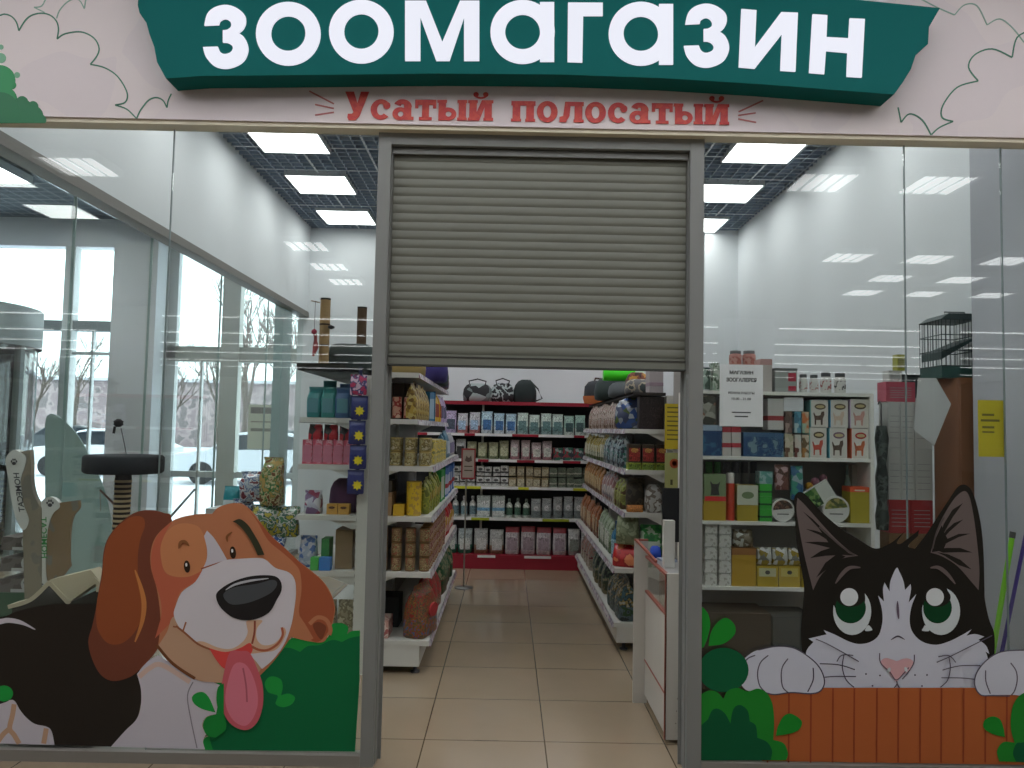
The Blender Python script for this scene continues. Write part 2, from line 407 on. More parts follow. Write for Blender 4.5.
# clouds
GL = mat((50,106,84), .5, k=1.3); LG = mat((120,150,136), .5, k=1.3)
cl1 = [[(0,80),(25,73),(60,85),(85,115),(97,158)],[(97,158),(130,105),(165,78),(215,68),(260,80),(290,110),(300,150),(293,200)],[(293,200),(330,175),(400,163),(450,175),(490,205),(508,250),(495,290),(463,330)],[(463,330),(530,345),(590,380),(630,430),(653,485),(640,525),(590,538)],[(590,538),(650,560),(700,608)],[(700,608),(720,565),(760,515),(800,500),(835,515),(855,552)],[(855,552),(862,515),(878,480)]]
b = MB()
for s in cl1: sribbon(b, conv(5.12,0,0,s), 1.3, YB, .002, GL)
sobj('cloud_line', b)
b = MB()
for s in ([(240,-20),(215,30),(175,38)],[(175,38),(230,65)],[(290,95),(305,55),(340,15),(380,-5),(410,5),(432,45)],[(432,45),(440,0),(450,-20)]): sribbon(b, conv(5.12,0,0,s), 1.1, YB, .0018, LG)
for s in ([(810,-6),(850,15),(885,30)],[(885,30),(905,10),(930,12),(950,50)],[(950,50),(975,38),(1000,55),(1024,85)]): sribbon(b, conv(2,512,0,s), 1.2, YB, .0018, LG)
sobj('cloud_line', b)
b = MB()
for s in ([(1040,60),(1010,75),(1000,115)],[(1000,115),(960,98),(925,110),(913,135),(932,162)],[(932,162),(890,175),(862,210),(860,235),(882,243)],[(882,243),(855,255),(838,270)],[(838,270),(820,240),(795,228),(778,245)],[(778,245),(772,215)]): sribbon(b, conv(2,512,0,s), 1.4, YB, .002, GL)
sobj('cloud_line', b)
b = MB(); G1 = mat((24,96,62), .5, k=1.5); G2 = mat((30,120,72), .5, k=1.5)
for x, y, r in ((0,80,15),(3,100,14),(12,108,11),(20,112,14),(32,116,11),(40,120,6),(33,106,5),(22,102,6),(12,85,4),(0,112,20)): sfill(b, [(p[0], min(p[1], 123)) for p in ell(x, y, r, r)], YB, .002+.0001*r, G1 if y > 100 else G2)
for x, y, r in ((1,58,5),(17,75,3),(1,47,2.5)): sfill(b, ell(x, y, r, r, 14), YB, .0015, mat((110,160,130), .5, k=1.2))
sobj('printed_bush', b)
# plank
YP = -.215
pk = [(137,-24),(138.7,-8),(137.7,5),(139.6,13),(146.5,23),(149.4,34),(154.3,47),(157,62),(163,73),(166,78.5),(200,76),(300,75),(440,73.5),(560,74.5),(660,78),(760,84),(894,94.5),(903,82),(911,69),(916,54),(928,44),(929,27),(940,8),(780,-8),(650,-14),(500,-22),(300,-26)]
b = MB(); poly = W(pk, YP); b.prism(poly, [], YP, YB, mat((6,88,86), .7, k=1.3, spec=.15)); plk = sobj('plank', b, 'dark green painted plank')
# glowing letters
LET = mat((226,228,255), .4, emit=1.0, k=.06)
def letter(px, holes=()):
    b = MB(); sfill(b, px, YP-.001, .008, LET, holes); sobj('letter', b)
Z1 = [(204.2,25.3,1),(207,14),(214,7.5),(224.6,4.7),(235,7),(244,14),(245.7,22.3),(243,29),(238.5,32.8,1),(244,37),(247.6,45),(247.6,52.7),(243.4,61),(235,66.3),(224.6,68.4),(214,65.6),(205.9,57),(202.8,46.9,1),(217.6,46.4,1),(220,51.6),(224.6,53.9),(230.5,52),(232.8,48),(231,44.5),(227,42.4),(222.7,42.2,1),(222.7,30,1),(227,29.5),(230.5,27),(231,23.4),(228.6,20),(224.6,18.7),(220,21),(218.7,24.6,1)]
letter(smooth(Z1))
letter(ell(288.1,33.4,32.3,31.7,48), [ell(288.1,33.2,17.3,17.5,36)])
letter(ell(361.2,31.3,32.3,31.7,48), [ell(361.2,31.1,17.3,17.6,36)])
letter([(405,.5),(426,.5),(442.3,41.7),(460,.5),(479.3,.5),(479.3,60.5),(464,60.5),(464,17),(449.5,60.5),(436.2,60.5),(420.3,17),(420.3,60.5),(405,60.5)])
def ring_a(cx, cy, r, ri, xs, ys):
    b = MB(); sfill(b, ell(cx, cy, r, r-.4, 48), YP-.001, .008, LET, [ell(cx, cy, ri, ri, 36)])
    sfill(b, [(xs[0], ys[0]), (xs[1], ys[0]), (xs[1], ys[1]), (xs[0], ys[1])], YP-.001, .0082, LET); sobj('letter', b)
ring_a(522.6, 31.6, 32.2, 17.5, (540,554.2), (1.9,61.4))
letter([(568.1,2.3),(602.8,2.5),(602.8,15.5),(583.2,15.5),(582.4,62.1),(567.6,61.6)])
ring_a(641, 33.4, 32.2, 17.4, (659.2,673.2), (3.8,64.2))
letter(smooth([(p[0]+481.2, p[1]-1.2)+tuple(p[2:]) for p in Z1]))
letter([(741.6,8.75),(756.6,10),(755,46.9),(781.3,11.9),(798,12.5),(795.6,71.3),(780.6,70.3),(782.2,33.8),(755,68.3),(739,66.9)])
letter([(812.8,14),(827.5,15),(826.6,36.9),(848.8,38.1),(850,18.1),(865,18.8),(861.9,77.2),(846.9,76.3),(847.8,52.5),(826,50.6),(824.4,73.8),(809.4,72.5)])
# red subtitle
def text_mesh(body, bold=0.0, ext=.002):
    cu = bpy.data.curves.new('text', 'FONT'); cu.body = body; cu.size = 1; cu.offset = bold; cu.resolution_u = 3
    o = bpy.data.objects.new('text', cu); C.objects.link(o)
    dg = bpy.context.evaluated_depsgraph_get(); me = bpy.data.meshes.new_from_object(o.evaluated_get(dg))
    vs = [tuple(v.co) for v in me.vertices]; fs = [tuple(p.vertices) for p in me.polygons]
    bpy.data.objects.remove(o); bpy.data.curves.remove(cu)
    return vs, fs
def text_fit(b, body, x0, x1, z0, z1, Y, m, bold=0.0, slope=0.0, vertical=False, flip=1):
    """flat lettering on the plane y=Y filling the box"""
    vs, fs = text_mesh(body, bold)
    if not vs: return
    ax = min(v[0] for v in vs); bx_ = max(v[0] for v in vs); ay = min(v[1] for v in vs); by = max(v[1] for v in vs)
    out = []
    for v in vs:
        u = (v[0]-ax)/(bx_-ax); t = (v[1]-ay)/(by-ay)
        out.append((x0+(x1-x0)*u, Y, z0+(z1-z0)*t+slope*u))
    b.add(out, fs, m)
RED = mat((176,62,56), .5, k=1.5)
def arc_(cx, cy, ro, ri, a0, a1, sy=1.0, n=16):
    o = [(cx+ro*math.cos(a0+(a1-a0)*i/n), cy+sy*ro*math.sin(a0+(a1-a0)*i/n)) for i in range(n+1)]
    i_ = [(cx+ri*math.cos(a1-(a1-a0)*i/n), cy+(sy*ro-(ro-ri)*.8)*math.sin(a1-(a1-a0)*i/n)) for i in range(n+1)]
    return o+i_
def bx_(x0, y0, x1, y1): return [(x0, y0), (x1, y0), (x1, y1), (x0, y1)]
def glyph(ch):
    """heavy slab letters, x-height 1: (advance, [(outline, holes)])"""
    s_ = .30
    if ch == 'У': return 1.12, [([(.02,1.36),(.40,1.36),(.56,.80),(.70,1.36),(1.06,1.36),(.66,.15),(.50,-.04),(.20,-.04),(.14,.10),(.16,.28),(.34,.28),(.40,.36)], [])]
    if ch == 'с': return .95, [(arc_(.47,.5,.45,.17,.9,2*PI-.75,1.12), []), (ell(.72,.70,.16,.18,12), [])]
    if ch == 'о': return 1.0, [(ell(.48,.5,.46,.52,28), [ell(.48,.5,.17,.30,20)])]
    if ch == 'а': return .98, [(ell(.36,.30,.34,.32,22), [ell(.38,.29,.12,.13,14)]), (bx_(.52,.0,.84,.74), []), (arc_(.46,.62,.40,.10,.0,2.7,.98), []), (bx_(.80,-.0,.95,.16), [])]
    if ch == 'т': return .98, [(bx_(.02,.74,.94,1), []), (bx_(.33,0,.63,1), []), (bx_(.20,0,.76,.15), []), (bx_(.02,.58,.16,.8), []), (bx_(.80,.58,.94,.8), [])]
    if ch == 'ы': return 1.34, [(bx_(.06,0,.38,1), []), (bx_(0,.86,.42,1), []), (ell(.48,.31,.36,.32,22), [ell(.50,.31,.13,.13,14)]), (bx_(.94,0,1.26,1), []), (bx_(.88,.86,1.3,1), []), (bx_(.88,0,1.3,.14), [])]
    if ch == 'й': return 1.14, [(bx_(.06,0,.38,1), []), (bx_(.72,0,1.04,1), []), ([(.3,.0),(.5,.0),(.80,.9),(.76,1),(.6,1),(.3,.2)], []), (bx_(0,.86,.42,1), []), (bx_(.68,0,1.1,.14), []), (bx_(0,0,.42,.14), []), (bx_(.68,.86,1.1,1), []), (ell(.34,1.28,.12,.12,12), []), (ell(.76,1.28,.12,.12,12), []), (arc_(.55,1.28,.30,.20,PI,2*PI,.7), [])]
    if ch == 'п': return 1.1, [(bx_(.06,0,.40,1), []), (bx_(.66,0,1.0,1), []), (bx_(0,.78,1.06,1), []), (bx_(0,0,.44,.14), []), (bx_(.62,0,1.06,.14), [])]
    if ch == 'л': return 1.12, [(bx_(.68,0,1.02,1), []), (bx_(.26,.80,1.08,1), []), ([(.26,1),(.52,1),(.46,.3),(.30,.0),(.02,.0),(.02,.26),(.18,.3)], []), (bx_(.64,0,1.08,.14), [])]
def word(b, s_, p0, p1, Y, m):
    """p0: pixel of the baseline start; p1: pixel of the x-height line at the end"""
    A, B_ = P(p0[0], p0[1], Y), P(p1[0], p1[1], Y)
    tot = sum(glyph(c)[0] for c in s_)-.04; u = (B_.x-A.x)/tot; hgt = P(p0[0], p0[1]-XH, Y).z-A.z; slope = (P(p1[0], p1[1], Y).z-A.z)/(B_.x-A.x)
    x = 0; k = 0
    for c in s_:
        adv, sh_ = glyph(c)
        for o_, hs in sh_:
            k += 1
            f = lambda q: (A.x+(x+q[0])*u, A.z+q[1]*hgt+(x+q[0])*u*slope)
            b.prism([f(q) for q in o_], [[f(q) for q in h] for h in hs], Y-.002-.00005*k, Y, m)
        x += adv
XH = 20.5
REDP = pmat([(172,50,48),(178,66,54),(168,48,50)], 60, .5, k=1.4, kind='vor')
b = MB(); word(b, 'Усатый', (344, 119.5), (493, 121.0), YB-.002, REDP); sobj('lettering', b, 'red slab lettering')
b = MB(); word(b, 'полосатый', (511, 121.5), (729, 125.0), YB-.002, REDP); sobj('lettering', b, 'red slab lettering')
RD2 = mat((160,90,88), .5, k=1.3)
for s in ([(309.4,91.2),(334,104)],[(315.2,104.6),(334,108.6)],[(315.2,115.2),(334,112.4)],[(763,100.6),(738.4,112)],[(738,115.6),(755.6,113)],[(738,119),(756,122.5)]):
    b = MB(); sribbon(b, s, 1.5, YB, .002, RD2, corner=True); sobj('burst_line', b)
# ================================================================== STICKERS on the glass
SK = 2.35
def sc(c, k=SK, r=.5):
    l = .3*c[0]+.6*c[1]+.1*c[2]
    return mat(tuple(round(v*.94+l*.06) for v in c), .7, k=k, spec=.12)
class Sticker:
    def __init__(s, name, label):
        s.t = thing(name, label, 'sticker', (0, -.0062, .05)); s.k = 0
    def part(s, name, shapes, label=None):
        """shapes: (kind, points, colour, width)"""
        b = MB()
        for sh_ in shapes:
            s.k += 1; Y = -.0062-.00022*s.k; th = .0002
            kind, pts, col = sh_[:3]
            pts2 = pts if kind in ('raw', 'rawl') else pts
            if kind == 'f': sfill(b, smooth(pts), Y, th, sc(col))
            elif kind == 'p': sfill(b, [p[:2] for p in pts], Y, th, sc(col))
            elif kind == 'l': sribbon(b, pts, sh_[3], Y, th, sc(col))
            elif kind == 't': sribbon(b, pts, sh_[3], Y, th, sc(col), taper=True)
        o = obj(name, b, s.t); o.location = -s.t.location
        if label: o['label'] = label
        return o
D1 = lambda p: conv(6.4,80,490,p)
D2 = lambda p: conv(6.4,210,490,p)
D3 = lambda p: conv(4.8,80,600,p)
D4 = lambda p: conv(4.57,210,600,p)
D5 = lambda p: conv(6.4,0,540,p)
D6 = lambda p: conv(6,0,640,p)
WH = (142,138,144); BK = (30,26,22); OR = (134,84,58); DK = (84,44,32); BE = (138,110,88); RB = (138,70,50)
# green bush first, behind the dog
bs = Sticker('bush_sticker', 'green bush sticker in the lower right corner of the left shop window')
bs.part('foliage', [('f', [(205,750,1),(203,742),(206,737),(213,736,1),(205,732),(203,724),(207,717),(216,715,1),(215,700),(217,682),(240,660),(285.5,641.6),(293,638),(306,639,1),(318,641),(328,637),(331,625),(341,623),(348,627),(347,634,1),(352,631),(360,630.5,1),(359.5,680,1),(355,751.6,1)], (20,104,42))])
bs.part('foliage', [('f', [(213,750,1),(210,735),(222,728),(230,700),(250,680),(268,668),(282,650),(290,648),(300,652,1),(308,646),(320,645),(332,640),(342,642,1),(350,638),(360,636,1),(359,690,1),(355,751.4,1)], (10,76,42))], 'darker green')
bs.part('leaf', [('f', D4([(250,385),(265,355),(295,350),(325,365),(332,400),(325,435,1),(360,428),(388,445),(375,475),(335,490),(300,475),(310,440),(290,430),(265,420)]), (22,112,44))])
dg = Sticker('dog_sticker', 'large cartoon dog sticker with brown ears and pink tongue on the left shop window')
dg.part('body', [('f', [(-60,622,1),(0,617),(15,612),(40,606),(70,604),(110,610),(137,660),(142,690),(140,708),(136,720),(125,731),(111,746.6,1),(53,745,1),(-60,742,1)], BK),
 ('p', smooth(D5([(-60,500),(0,505),(50,498),(120,510),(180,540),(228,572,1),(215,572),(150,545),(60,530),(0,540),(-60,555)])), WH)], 'black')
dg.part('leg', [('f', [(-60,720,1),(0,704),(10,700),(15,701.5),(20,710),(26.7,718),(35,724),(46.7,726.7),(51.7,731.7),(54.5,744.9,1),(-60,742,1)], WH), ('l', D6([(85,385),(75,450),(58,530),(85,570),(115,622)]), BE, 5), ('l', D6([(60,530),(20,565),(-20,620)]), BE, 5), ('l', D6([(278,530),(262,622)]), BE, 5)], 'white')
dg.part('leaf', [('f', ell(4,693.5,9,8), (22,112,44))], 'green')
dg.part('chest', [('f', [(137,674,1),(147,662),(158,655,1),(175,666),(194.6,679,1),(200,677),(222,686,1),(219,700),(216,714,1),(206,717),(202,725),(206,734,1),(203,741),(205,749.2,1),(111,746.6,1),(125,731),(136,720),(140.5,708),(141,690)], WH), ('l', [(139,677),(150,668),(162,665),(190,682)], (150,128,118), 5), ('l', [(193,682),(187.5,696),(191,720),(197,748)], (96,92,98), 1.2), ('f', D3([(650,540,1),(590,525),(550,500),(537,470),(555,448),(590,442),(620,470)]), (22,112,44))], 'white')
dg.part('ear', [('f', [(172,521),(164,513),(150,510),(134.7,512.7),(119,524),(108,538),(103.4,552.5),(102,571),(98.8,590),(95.6,610),(92.5,625),(88.3,641.7),(92.5,660),(101,675),(113,681),(130,677),(142.5,666.7),(157,650),(166,630),(172,580)], DK), ('f', D1([(400,175),(330,172),(240,235),(175,330),(150,450),(142,560),(110,700),(105,850),(135,935),(190,985),(270,980),(350,910),(400,800),(410,700),(375,570),(370,430),(385,320),(415,230)]), (106,54,30)), ('t', [(135,570),(141,588),(144,604),(142,622),(135,642)], (142,88,46), 5)], 'left ear, dark brown')
dg.part('head', [('f', [(172,521,1),(181.6,517),(198.8,514),(212,514,1),(219,507),(233.4,503),(244.4,505),(253.8,513.4),(261.6,524),(272.5,537),(285,548),(297.5,560),(311.6,571),(322.5,580.6),(330,591.6),(334,603),(334.7,613),(330,630.6),(323.8,641.6),(310.7,641.6),(291,637,1),(275.6,659),(260,675.5,1),(223.8,681),(195.6,678),(173.8,664.6),(158,647,1),(160.5,620),(157,590),(151,568),(151,550),(157,535)], OR)])
dg.part('face_patch', [('f', D1([(590,205),(530,250),(480,320),(455,420),(460,520),(490,620),(515,700),(522,790),(500,880),(480,950,1),(600,830,1),(605,750),(640,655),(700,610),(750,580),(775,520),(700,555),(600,555),(540,520),(515,420),(520,340),(560,250)]), RB), ('f', D1([(640,215),(560,262),(520,345),(517,420),(540,515),(600,552),(700,552),(790,502),(812,400),(795,300),(750,230)]), (144,92,60))])
dg.part('ear', [('f', [(246,507),(257,521),(268,540),(283,553),(294,563),(300,572),(301.5,590),(299,612),(304,628),(311,640),(320,641),(329,630),(334,613),(333,600),(329,591.6),(322,580.6),(311,571.5),(297.5,560.5),(285,548.5),(272.5,537.5),(261.6,524.5)], (118,60,38)), ('l', D4([(400,75),(430,120),(465,180)]), OR, 4), ('l', D4([(455,110),(490,80),(530,90),(550,130),(545,160)]), OR, 4), ('f', D4([(470,120),(495,100),(530,120),(525,150),(505,180)]), (90,46,30))], 'right ear, brown')
dg.part('blaze', [('p', smooth([(207,530.6,1),(204,536,1),(207,549),(206.5,560),(202,570,1),(227.5,560.5,1),(221,549),(214,538)]), WH), ('l', [(201,569),(214,564.5),(229,560)], (108,60,44), 1.6)], 'white')
dg.part('chin', [('f', [(174.8,615.6),(167,632),(158,646,1),(166,656),(176,664),(195,679),(210,682),(228,682),(258,674,1),(262,660),(240,640),(200,620)], BE), ('l', [(156.5,645),(169,660),(180,669),(195,678.5)], (84,48,28), 3)], 'beige')
dg.part('muzzle', [('f', [(203,569,1),(215,564.5),(226,560),(241,558.7),(258.4,558),(266,560),(275.6,568),(288,572),(294.4,579),(296,591.6),(294.4,608),(291,626),(284.4,643.8),(273.5,659),(262,669,1),(249,655),(230,652),(210,648),(196.7,641.7),(182,631),(174,616),(176,605),(182,592),(195,582)], (150,146,150)),
 ('f', D4([(168,95),(205,92),(240,95),(215,130),(213,175),(240,205),(290,200),(325,165),(335,125),(347,155),(305,225),(235,240),(170,247),(90,250),(0,228),(-60,195),(-30,190),(40,218),(100,222),(150,190),(172,150),(168,120)]), (150,122,100)), ('l', [(176,626),(185,633),(198,644),(212,650)], (110,66,44), 2), ('l', [(176,627),(173,626.5)], (110,66,44), 1.6), ('l', [(183,631),(186,622)], (110,66,44), 1.6)], 'white')
dg.part('mouth', [('f', [(209,648,1),(217,661),(226,669),(240,662),(252,652),(250,643),(240,648),(225,652)], (156,50,46)), ('l', D4([(205,95),(203,150),(192,200)]), (104,50,36), 2), ('l', D4([(190,212),(225,228),(265,228),(310,200),(332,160),(328,125)]), (128,68,48), 2.4)], 'red')
dg.part('tongue', [('f', [(229.7,652.5),(240,651),(249.4,652.5),(257,668),(262.5,685),(262.8,705),(257,722.5),(246,730),(232,725),(223,711.6),(221,694),(223.5,674.4)], (148,66,74)), ('f', [(233,666),(243,663),(251,672),(257,690),(257.5,706),(252,720),(244,726),(233,720),(226,706),(226,690)], (158,86,98)), ('l', [(243,668),(246,685),(247,702)], (132,62,72), 1.6)], 'pink')
dg.part('nose', [('f', [(272.5,575.6),(280.3,580.6),(281.6,590),(277,599.4),(268.5,613),(251.6,620),(234,618),(221,608),(216,597),(219.4,590),(233.4,581.4),(252,576)], (26,24,24)), ('f', D2([(85,670),(150,625),(300,600),(400,575),(430,600),(400,650),(330,690),(230,725),(130,730)]), (52,54,56)), ('t', D2([(100,640),(160,605),(260,580),(375,566)]), (130,130,134), 2.4)], 'black')
for cx in (187, 232.9):
    dg.part('eye', [('p', ell(cx, 566.6 if cx < 200 else 552.6, 3.1, 6.2, 20, -.1), (34,24,16)), ('p', ell(cx-.7, 564.8 if cx < 200 else 550.8, 1.1, 1.9, 10), (170,170,170))], 'black with a white glint')
dg.part('eyebrow', [('t', D1([(632,375),(642,338),(672,332),(698,358)]), (96,58,32), 3.4)]); dg.part('eyebrow', [('t', D2([(112,332),(110,298),(142,268)]), (96,58,32), 2.6)])
dg.part('eyebrow', [('f', [(232.7,521.5,1),(239.7,519.0),(247.5,524.4),(253.8,533.8),(260,544.7),(264.4,554.8,1),(257.7,555.3,1),(252,543),(245,532),(238,524.5)], (38,38,26))], 'thick dark right eyebrow')
bs2 = Sticker('leaf_sticker', 'pair of green leaf stickers under the tongue of the cartoon dog')
# ---- cat
C1 = lambda p: conv(6.4,780,480,p)
C2 = lambda p: conv(6.4,890,480,p)
C3 = lambda p: conv(6.4,790,580,p)
C4 = lambda p: conv(6.4,900,580,p)
C5 = lambda p: conv(4.571,695,600,p)
C8 = lambda p: conv(4.57,850,600,p)
KB = (22,20,17); KW = (142,144,154); KG = (72,64,62); LN = (62,58,70)
ct = Sticker('cat_sticker', 'large cartoon black and white cat sticker peeping over an orange fence on the right window')
ct.part('head', [('f', [(798,492,1),(794,499),(795,520.6),(797,545.6),(801,567.5),(804,588),(803,605),(801,631.7),(802,650),(806,688,1),(992,688,1),(994,660),(994.8,645),(993.8,631.6),(989,619),(985,600),(984.5,589),(983.8,558),(982,533),(979,514),(974.4,497),(969.7,487.8),(963.4,484.5),(957,487.8),(949.4,498.8),(937,517.5),(926,534.7),(915,548.8,1),(908,546),(918,536,1),(919,530,1),(906,540),(900,544),(897,542),(905,531,1),(895,540),(889,544),(880,548),(872,547.5),(858,539),(839,527),(820.6,511),(805,494)], KB)], 'black')
ct.part('ear', [('f', C1([(112,115,1),(106,200),(130,350),(165,520),(212,705,1),(270,600),(380,510),(500,485,1),(440,450),(350,370),(250,262),(160,160)]), KG)] +
 [('p', C1(t), KB) for t in ([(145,200),(210,250),(300,340),(250,310)],[(165,313),(230,325),(300,350),(330,400),(250,350)],[(155,398),(240,395),(340,400),(380,450),(240,415)],[(192,500),(260,455),(350,425),(400,480),(290,485)],[(232,625),(290,530),(370,470),(420,490),(330,545)],[(215,262),(300,335),(370,410),(440,468),(480,484),(380,478),(330,430),(290,370)])] + [('l', C1([(250,300),(330,370),(400,430),(480,482)]), (58,52,50), 1.6)], 'grey inner left ear')
ct.part('ear', [('f', C2([(470,72),(415,115),(350,215),(300,320),(260,465,1),(335,490),(430,550),(520,650),(567,705,1),(572,560),(548,320),(522,160),(500,90)]), KG)] +
 [('p', C2(t), KB) for t in ([(466,148),(400,190),(345,280),(300,400),(350,330),(400,240)],[(468,253),(410,275),(360,320),(300,420),(380,330)],[(514,343),(440,345),(370,375),(300,440),(370,400),(440,365)],[(528,464),(450,435),(360,435),(290,445),(340,465),(440,462)],[(522,572),(450,510),(370,475),(300,462),(350,485),(440,545)],[(330,290),(280,400),(268,462),(340,450),(370,380),(345,330)])] + [('l', C2([(345,240),(300,330),(272,440)]), (58,52,50), 1.6)], 'grey inner right ear')
ct.part('face', [('f', [(896.4,568),(899.5,572),(903.4,581),(905,590,1),(910.6,584,1),(911,590),(908.6,602.5,1),(916.4,594,1),(911.5,606.6),(909.7,620.6),(912.5,632),(922,641.5),(936,644.8),(950,641),(962.5,634.7),(971.6,629.4,1),(966.4,635.7,1),(975,634),(984.4,636.6,1),(978.5,639.7,1),(986,645.6),(989.4,654,1),(985.5,651.5,1),(988,660),(990,688,1),(812,688,1),(810,670),(806,652.7),(813.4,642,1),(808.6,638.6,1),(826.7,634.4,1),(823.6,630,1),(835,634.7),(849.4,641.7),(860,644),(871,641.7),(879,634.7),(882.5,621),(881.6,608),(878,595.4,1),(884,601.5,1),(883,589.4),(884.6,582.5,1),(889.6,591.5,1),(890.5,581)], KW)], 'white')
def eye(f, dx, flip):
    ws = [('p', f(ell(398 if not flip else 263, 200, 122, 152, 36)), (142,148,150)),
      ('p', f(ell(378 if not flip else 228, 118, 104 if not flip else 88, 122 if not flip else 108, 30)), KB),
      ('p', f(ell(388 if not flip else 240, 178, 98 if not flip else 92, 100, 32)), (8,44,22)),
      ('p', f(ell(388 if not flip else 240, 110, 92 if not flip else 84, 62, 32)), KB),
      ('p', f(ell(379 if not flip else 224, 109, 57, 57, 28)), (150,154,156)),
      ('f', f([(480,325),(500,290),(520,305),(524,322)] if not flip else [(142,325),(150,305),(162,290),(188,325)]), (142,148,150))]
    return ws
ct.part('eye', eye(C3, 0, False), 'green left eye'); ct.part('eye', eye(C4, 0, True), 'green right eye')
ct.part('eyebrow', [('t', C1([(355,662),(395,605),(445,562),(515,560)]), KG, 4)]); ct.part('eyebrow', [('t', C2([(258,562),(310,560),(365,600),(418,665)]), KG, 4)])
ct.part('scar', [('t', C3([(688,135),(690,190),(696,250)]), (70,60,74), 2.6), ('t', C3([(645,384),(690,360),(735,382)]), LN, 1.6)])
ct.part('nose', [('f', [(881,661),(886,658),(893,659.8),(897,661),(903,658.8),(909,658.6),(913.4,662),(911,669),(904.5,674),(900,678),(896.5,681.5),(892,677),(888,671),(883,667)], (150,116,120)), ('l', C3([(574,468),(580,530),(640,590),(680,640),(735,590),(760,560)]), LN, 1), ('l', C4([(92,478),(88,530),(60,580),(15,635)]), LN, 1), ('p', ell(889,670,1.6,2.6,12,.4), (142,148,150)), ('p', ell(906,669.5,1.6,2.6,12,-.4), (142,148,150)), ('l', [(896.5,681),(897,684),(894,688)], LN, 1), ('l', [(897,684),(899.5,688)], LN, 1)], 'pink')
for s in (C3([(165,378),(260,420),(440,522)]), C3([(190,536),(290,540),(350,552),(415,574)]), C3([(222,622),(300,617),(422,618)]), C3([(345,480),(335,560),(360,640),(410,687)]), C3([(300,522),(320,490),(350,478),(405,483)]), C4([(590,355),(440,430),(320,490),(235,527)]), C4([(515,548),(400,548),(330,560),(272,577)]), C4([(475,635),(390,627),(265,626)]), C4([(312,490),(322,560),(305,640),(258,687)]), C4([(245,492),(300,482),(330,495),(357,528)])): ct.part('whisker', [('l', s, LN, 1.0)], 'thin grey line')
ct.part('whisker_dots', [('p', ell(x, y, .9, .9, 8), LN) for x, y in ((866,674),(880,675.5),(872.5,685.8),(915,675),(927,675),(922,686))], 'small dark dots')
fn = Sticker('fence_sticker', 'orange cartoon plank fence sticker along the bottom of the right shop window')
fn.k = ct.k
fn.part('planks', [('p', [(762,687.8),(1100,687.8),(1100,766),(762,761)], (128,66,32))])
fn.part('seam', [('l', [(x, 688), (x-.5, 762.5)], (106,46,26), 1.6) for x in (768,789,811,833,854.4,877,898.6,920.5,941.5,963.8,985.7,1007)])
pw = Sticker('paw_sticker', 'white cartoon paw sticker resting on the left part of the orange fence'); pw.k = fn.k
pw.part('paw', [('f', [(742,662),(750,654),(758.4,650),(776,646.4),(793.4,648),(808.8,656.9),(819.7,667.8),(824.5,681),(820.8,690.5),(811,693.6),(791,692.5),(773.8,694.5),(760.6,690.8),(746,690),(738,676)], KW)])
pw.part('paw_line', [('l', [(758.4,650),(776,646.4),(793.4,648),(808.8,656.9),(819.7,667.8),(824.5,681),(820.8,690.5),(811,693.6),(791,692.5),(773.8,694.5),(760.6,690.8)], LN, 1.2)]+[('l', C5(s), LN, 1.2) for s in ([(335,253),(300,285),(286,335),(295,390),(320,420)],[(425,268),(400,305),(394,350),(402,400),(430,426)],[(540,310),(540,365),(515,420)],[(225,285),(245,265),(275,253)])])
pw2 = Sticker('paw_sticker', 'white cartoon paw sticker at the right edge of the photo on the orange fence'); pw2.k = fn.k
pw2.part('paw', [('f', [(975,686),(975.8,675),(982.8,664),(993.8,655),(1006,651),(1024,650),(1045,655),(1050,680),(1040,697),(1015,695),(995,695),(981,695)], KW)])
pw2.part('paw_line', [('l', [(1010,696),(993,695.5),(981,695),(975,686),(975.8,675),(982.8,664),(993.8,655),(1006,651),(1028,650)], LN, 1.2)]+[('l', C4(s), LN, 1.2) for s in ([(548,578),(550,650),(578,728)],[(708,530),(742,580),(750,640),(735,705),(712,738)])])
gb = Sticker('bush_sticker', 'green bush sticker in the lower left corner of the right shop window'); gb.k = pw.k
gb.part('leaf', [('f', C5([(22,45),(55,55),(70,110),(58,170),(42,212,1),(22,232,1)]), (18,98,28)), ('f', C5([(62,210,1),(72,150),(105,100),(145,82),(182,115),(180,160),(130,200)]), (18,98,28))], 'bright green')
gb.part('foliage', [('p', [(max(p[0], 700.0), p[1]) for p in C5(ell(130,320,115,102,30))], (10,66,38)), ('f', C5([(22,435,1),(60,415),(100,420),(130,452,1),(150,415),(195,402),(240,418),(290,405),(332,430),(355,480),(362,560),(358,640,1),(405,655),(425,700),(416,733,1),(22,733,1)]), (20,94,28)), ('f', C5([(22,580,1),(60,545,1),(78,505),(105,497),(138,520),(162,565,1),(175,500),(205,480),(240,505),(250,555,1),(278,575),(285,630,1),(330,650),(352,690),(345,733,1),(22,733,1)]), (8,62,36))])
gb.part('leaf', [('f', C5([(370,622,1),(378,580),(405,532),(440,520),(487,552),(478,590),(440,610)]), (18,98,28))], 'bright green')
gb2 = Sticker('bush_sticker', 'green bush sticker at the right edge of the photo, beside the orange fence'); gb2.k = pw.k
gb2.part('leaf', [('f', C8([(708,627,1),(650,612),(612,585),(615,550),(650,532),(685,545),(702,585)]), (18,98,28))], 'bright green')
gb2.part('foliage', [('f', C8([(900,400,1),(795,425),(750,470),(735,540),(737,600),(752,652,1),(700,650),(672,690),(682,738,1),(900,745,1)]), (20,94,28)), ('f', C8([(900,620,1),(795,650),(762,655),(745,700),(760,740,1),(900,745,1)]), (8,62,36))])
bs2.k = dg.k
